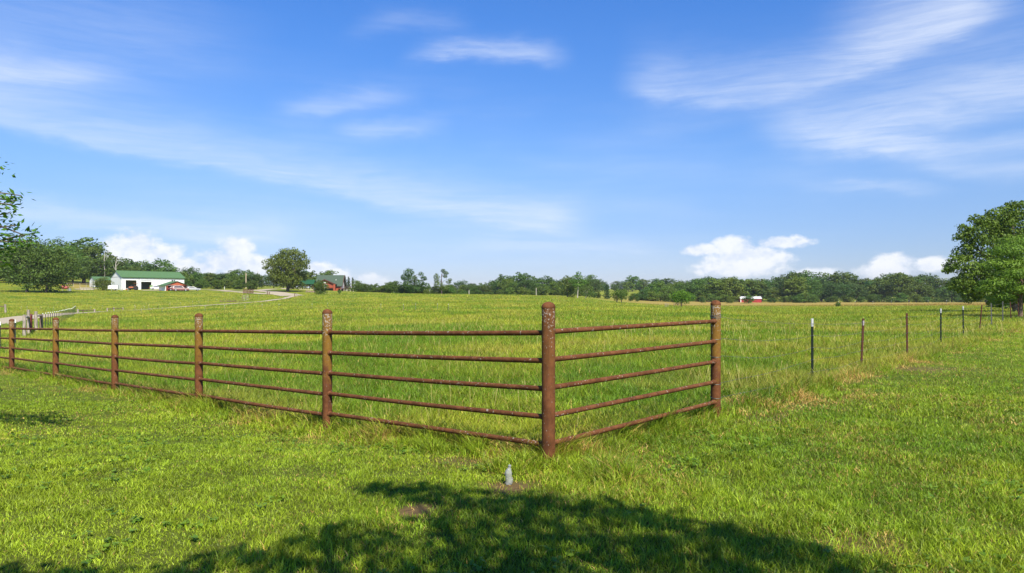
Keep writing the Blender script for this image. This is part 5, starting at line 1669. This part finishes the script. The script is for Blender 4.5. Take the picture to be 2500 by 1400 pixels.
# brown feeder, gates and posts near the drive fork
p = hit(605, 718); fd_ = thing('hay_feeder', 'low brown slatted feeder standing beside the driveway fork', 'feeder', p, R(8))
wv2 = p.y / FPX * 11
for z_ in (.25, .65, 1.1): MB().box(-wv2, wv2, -.04, .04, z_, z_ + .22).build('board', M['brown_trim'], fd_); MB().box(-wv2, wv2, 1.1, 1.18, z_, z_ + .22).build('board', M['brown_trim'], fd_)
for x_ in np.linspace(-wv2, wv2, 4):
    MB().box(x_ - .06, x_ + .06, -.10, -.04, -.2, 1.5).build('post', M['brown_wood'], fd_); MB().box(x_ - .06, x_ + .06, 1.18, 1.24, -.2, 1.5).build('post', M['brown_wood'], fd_)
GP = 'leaning grey tubular gates in the field below the driveway'
for px, row, ww, lab in ((596, 735, 7.5, 'grey tubular gate standing in the field, left of two'), (604, 733, 6.5, 'grey tubular gate standing in the field, right of two')):
    p = hit(px, row); g_ = thing('field_gate', lab, 'gate', p, R(10), GP); w2 = p.y / FPX * ww / 2
    for z_ in (.15, .5, .85, 1.2): MB().tube([(-w2, 0, z_), (w2, 0, z_)], .03, 6).build('rail', M['grey_metal'], g_)
    for x_ in (-w2, w2): MB().tube([(x_, 0, -.2), (x_, 0, 1.35)], .05, 6).build('upright', M['brown_wood'], g_)
DPG = 'pair of dark posts at the driveway fork'
for px, row, rowt in ((653, 720, 711.5), (657.5, 721, 713)):
    p = hit(px, row); h_ = p.y / FPX * (row - rowt)
    o_ = MB().tube([(0, 0, -.3), (0, 0, h_)], .16, 8).build('wooden_post', M['brown_wood'], None, smooth=True); o_.location = p
    tag(o_, 'dark short post at the driveway fork, ' + ('left and taller of the pair' if px == 653 else 'right and shorter of the pair'), 'post', DPG)
for px, row, rowt, lab in ((719.5, 725, 716, 'brown post at the right end of the driveway loop'), (724.5, 725, 716.5, 'pale post right of the brown one at the driveway loop end')):
    p = hit(px, row); h_ = p.y / FPX * (row - rowt)
    o_ = MB().tube([(0, 0, -.3), (0, 0, h_)], .12, 8).build('wooden_post', M['brown_wood' if px < 722 else 'grey_wood'], None, smooth=True); o_.location = p
    tag(o_, lab, 'post')
p = hit(528.5, 706); o_ = MB().lathe([(.3, -.2), (.75, 0), (.8, .35), (.5, .6), (.15, .65)], 10).build('boulder', M['white'], None, smooth=True); o_.location = p
tag(o_, 'small white rounded rock on the lawn right of the silver car', 'boulder')
p = hit(548, 707); o_ = MB().tube([(0, 0, -.2), (0, 0, 1.1)], .10, 8).build('marker_post', M['white'], None, smooth=True); o_.location = p
tag(o_, 'short white marker post between white rock and utility pole', 'post')
# heap of dead brush
p = hit(563, 738); hb = MB(); rg = np.random.default_rng(15)
for k2 in range(90):
    x_, y_ = rg.normal(0, 1.1), rg.normal(0, .8); d_ = rg.normal(size=3) * .6; d_[2] = abs(d_[2]) * .5
    hb.tube([(x_, y_, .02), (x_ + d_[0], y_ + d_[1], .15 + d_[2])], [.03, .01], 4)
o_ = hb.build('brush_pile', M['brown_wood'], None); o_.location = p
tag(o_, 'low heap of dry brown brush in the field below the driveway', 'brush pile')

# red shed on the right
p = at(1808, 395); p.z -= .1; k_ = 395 / FPX
rd = thing('red_shed', 'small red shed with pale metal roof at the far field edge', 'shed', p, R(-4))
L4 = (1858 - 1808) * k_
MB().box(0, L4, 0, 4.4, -.5, 2.15).build('wall', M['red_paint'], rd)
MB().prismx([(0, 2.15), (4.4, 2.15), (2.2, 3.2)], L4 - .12, L4 + .02).build('gable', M['red_paint'], rd)
MB().prismx([(0, 2.15), (4.4, 2.15), (2.2, 3.2)], -.02, .12).build('gable', M['red_paint'], rd)
MB().prismx([(-.3, 2.07), (2.2, 3.38), (4.7, 2.07), (4.7, 1.97), (2.2, 3.26), (-.3, 1.97)], -.3, L4 + .3).build('roof', M['silver_roof'], rd)
MB().box(-.05, .35, -.03, -.002, -.3, 2.1).build('corner_trim', M['white'], rd)
MB().box(8.6, 8.75, -.03, -.002, -.3, 2.0).build('door_trim', M['red_steel'], rd)
o_ = MB().box(L4 + .022, L4 + .06, 1.4, 2.9, -.3, 1.9).build('door', M['cream'], rd)
# rail under the fruit tree, stakes
p = hit(1650, 750.5, 120, 300)
ft = thing('pole_rail', 'short pole rail on two posts under the rounded fruit tree', 'rail', p, 0)
for x_ in (-.4, .5): MB().tube([(x_, 0, -.2), (x_, 0, .85)], .06, 6).build('post', M['brown_wood'], ft)
MB().tube([(-.45, 0, .7), (.9, 0, .75)], .05, 6).build('rail', M['brown_wood'], ft)
for px, lab in ((1624, 'left of three thin field stakes near the rounded fruit tree'), (1627.5, 'middle of three thin field stakes near the rounded fruit tree'), (1631, 'right of three thin field stakes near the rounded fruit tree')):
    p = hit(px, 751, 120, 300); o_ = MB().tube([(0, 0, -.2), (0, 0, .8)], .05, 6).build('wooden_stake', M['grey_wood'], None); o_.location = p
    tag(o_, lab, 'stake', 'thin stakes by the rounded fruit tree')
for px, row, rowt, Y, lab in ((1309, 718, 703, 305, 'thin pale pole before the middle of the wooded ridge'), (1145, 718, 709, 262, 'short pale stub trunk on the crest left of the ridge')):
    p = at(px, Y); h_ = HC - (rowt - HZ) / FPX * Y - p.z
    o_ = MB().tube([(0, 0, -.3), (0, 0, h_)], [.18, .14], 8).build('wooden_pole', M['pale_bark'], None, smooth=True); o_.location = p
    tag(o_, lab, 'pole')
# dead trunks in the left wood
for px, rowb, rowt, Y, lab in ((255, 640, 612, 289, 'bare grey dead trunk at the right end of the left wood'), (283, 668, 628, 283, 'bare pale dead trunk rising behind the barn gable')):
    p = at(px, Y); h_ = HC - (rowt - HZ) / FPX * Y - p.z
    t = thing('dead_tree', lab, 'tree', p)
    m_ = MB(); m_.tube([(0, 0, -.3), (.15, 0, h_ * .4), (-.1, 0, h_ * .75), (.35, 0, h_)], [.28, .22, .15, .05], 8); m_.build('trunk', M['pale_bark'], t, smooth=True)
    for s2 in (.55, .68, .8): MB().tube([(0, 0, h_ * s2), (.9 * (1 if s2 > .6 else -1), .2, h_ * (s2 + .10)), (1.3 * (1 if s2 > .6 else -1), .2, h_ * (s2 + .2))], [.09, .06, .02], 6).build('branch', M['pale_bark'], t, smooth=True)

# ------------------------------------------------------------------ haze
hm = bpy.data.materials.new('haze'); hm.use_nodes = True
hn = hm.node_tree; hn.nodes.clear()
pv_ = hn.nodes.new('ShaderNodeVolumePrincipled'); pv_.inputs['Color'].default_value = (.80, .88, 1.0, 1)
pv_.inputs['Density'].default_value = .00008; pv_.inputs['Anisotropy'].default_value = 0.0
ho_ = hn.nodes.new('ShaderNodeOutputMaterial'); hn.links.new(pv_.outputs[0], ho_.inputs['Volume'])
zs = [v.z for v in (Vector(c) for c in ground.bound_box)]
hz_o = MB().box(-2700, 2700, -2700, 2700, min(zs) - 1.0, max(max(zs), 45.0) + 1.0).build('haze', hm, None)
hz_o['kind'] = 'stuff'; hz_o['label'] = 'thin pale summer haze over the fields and far woods'
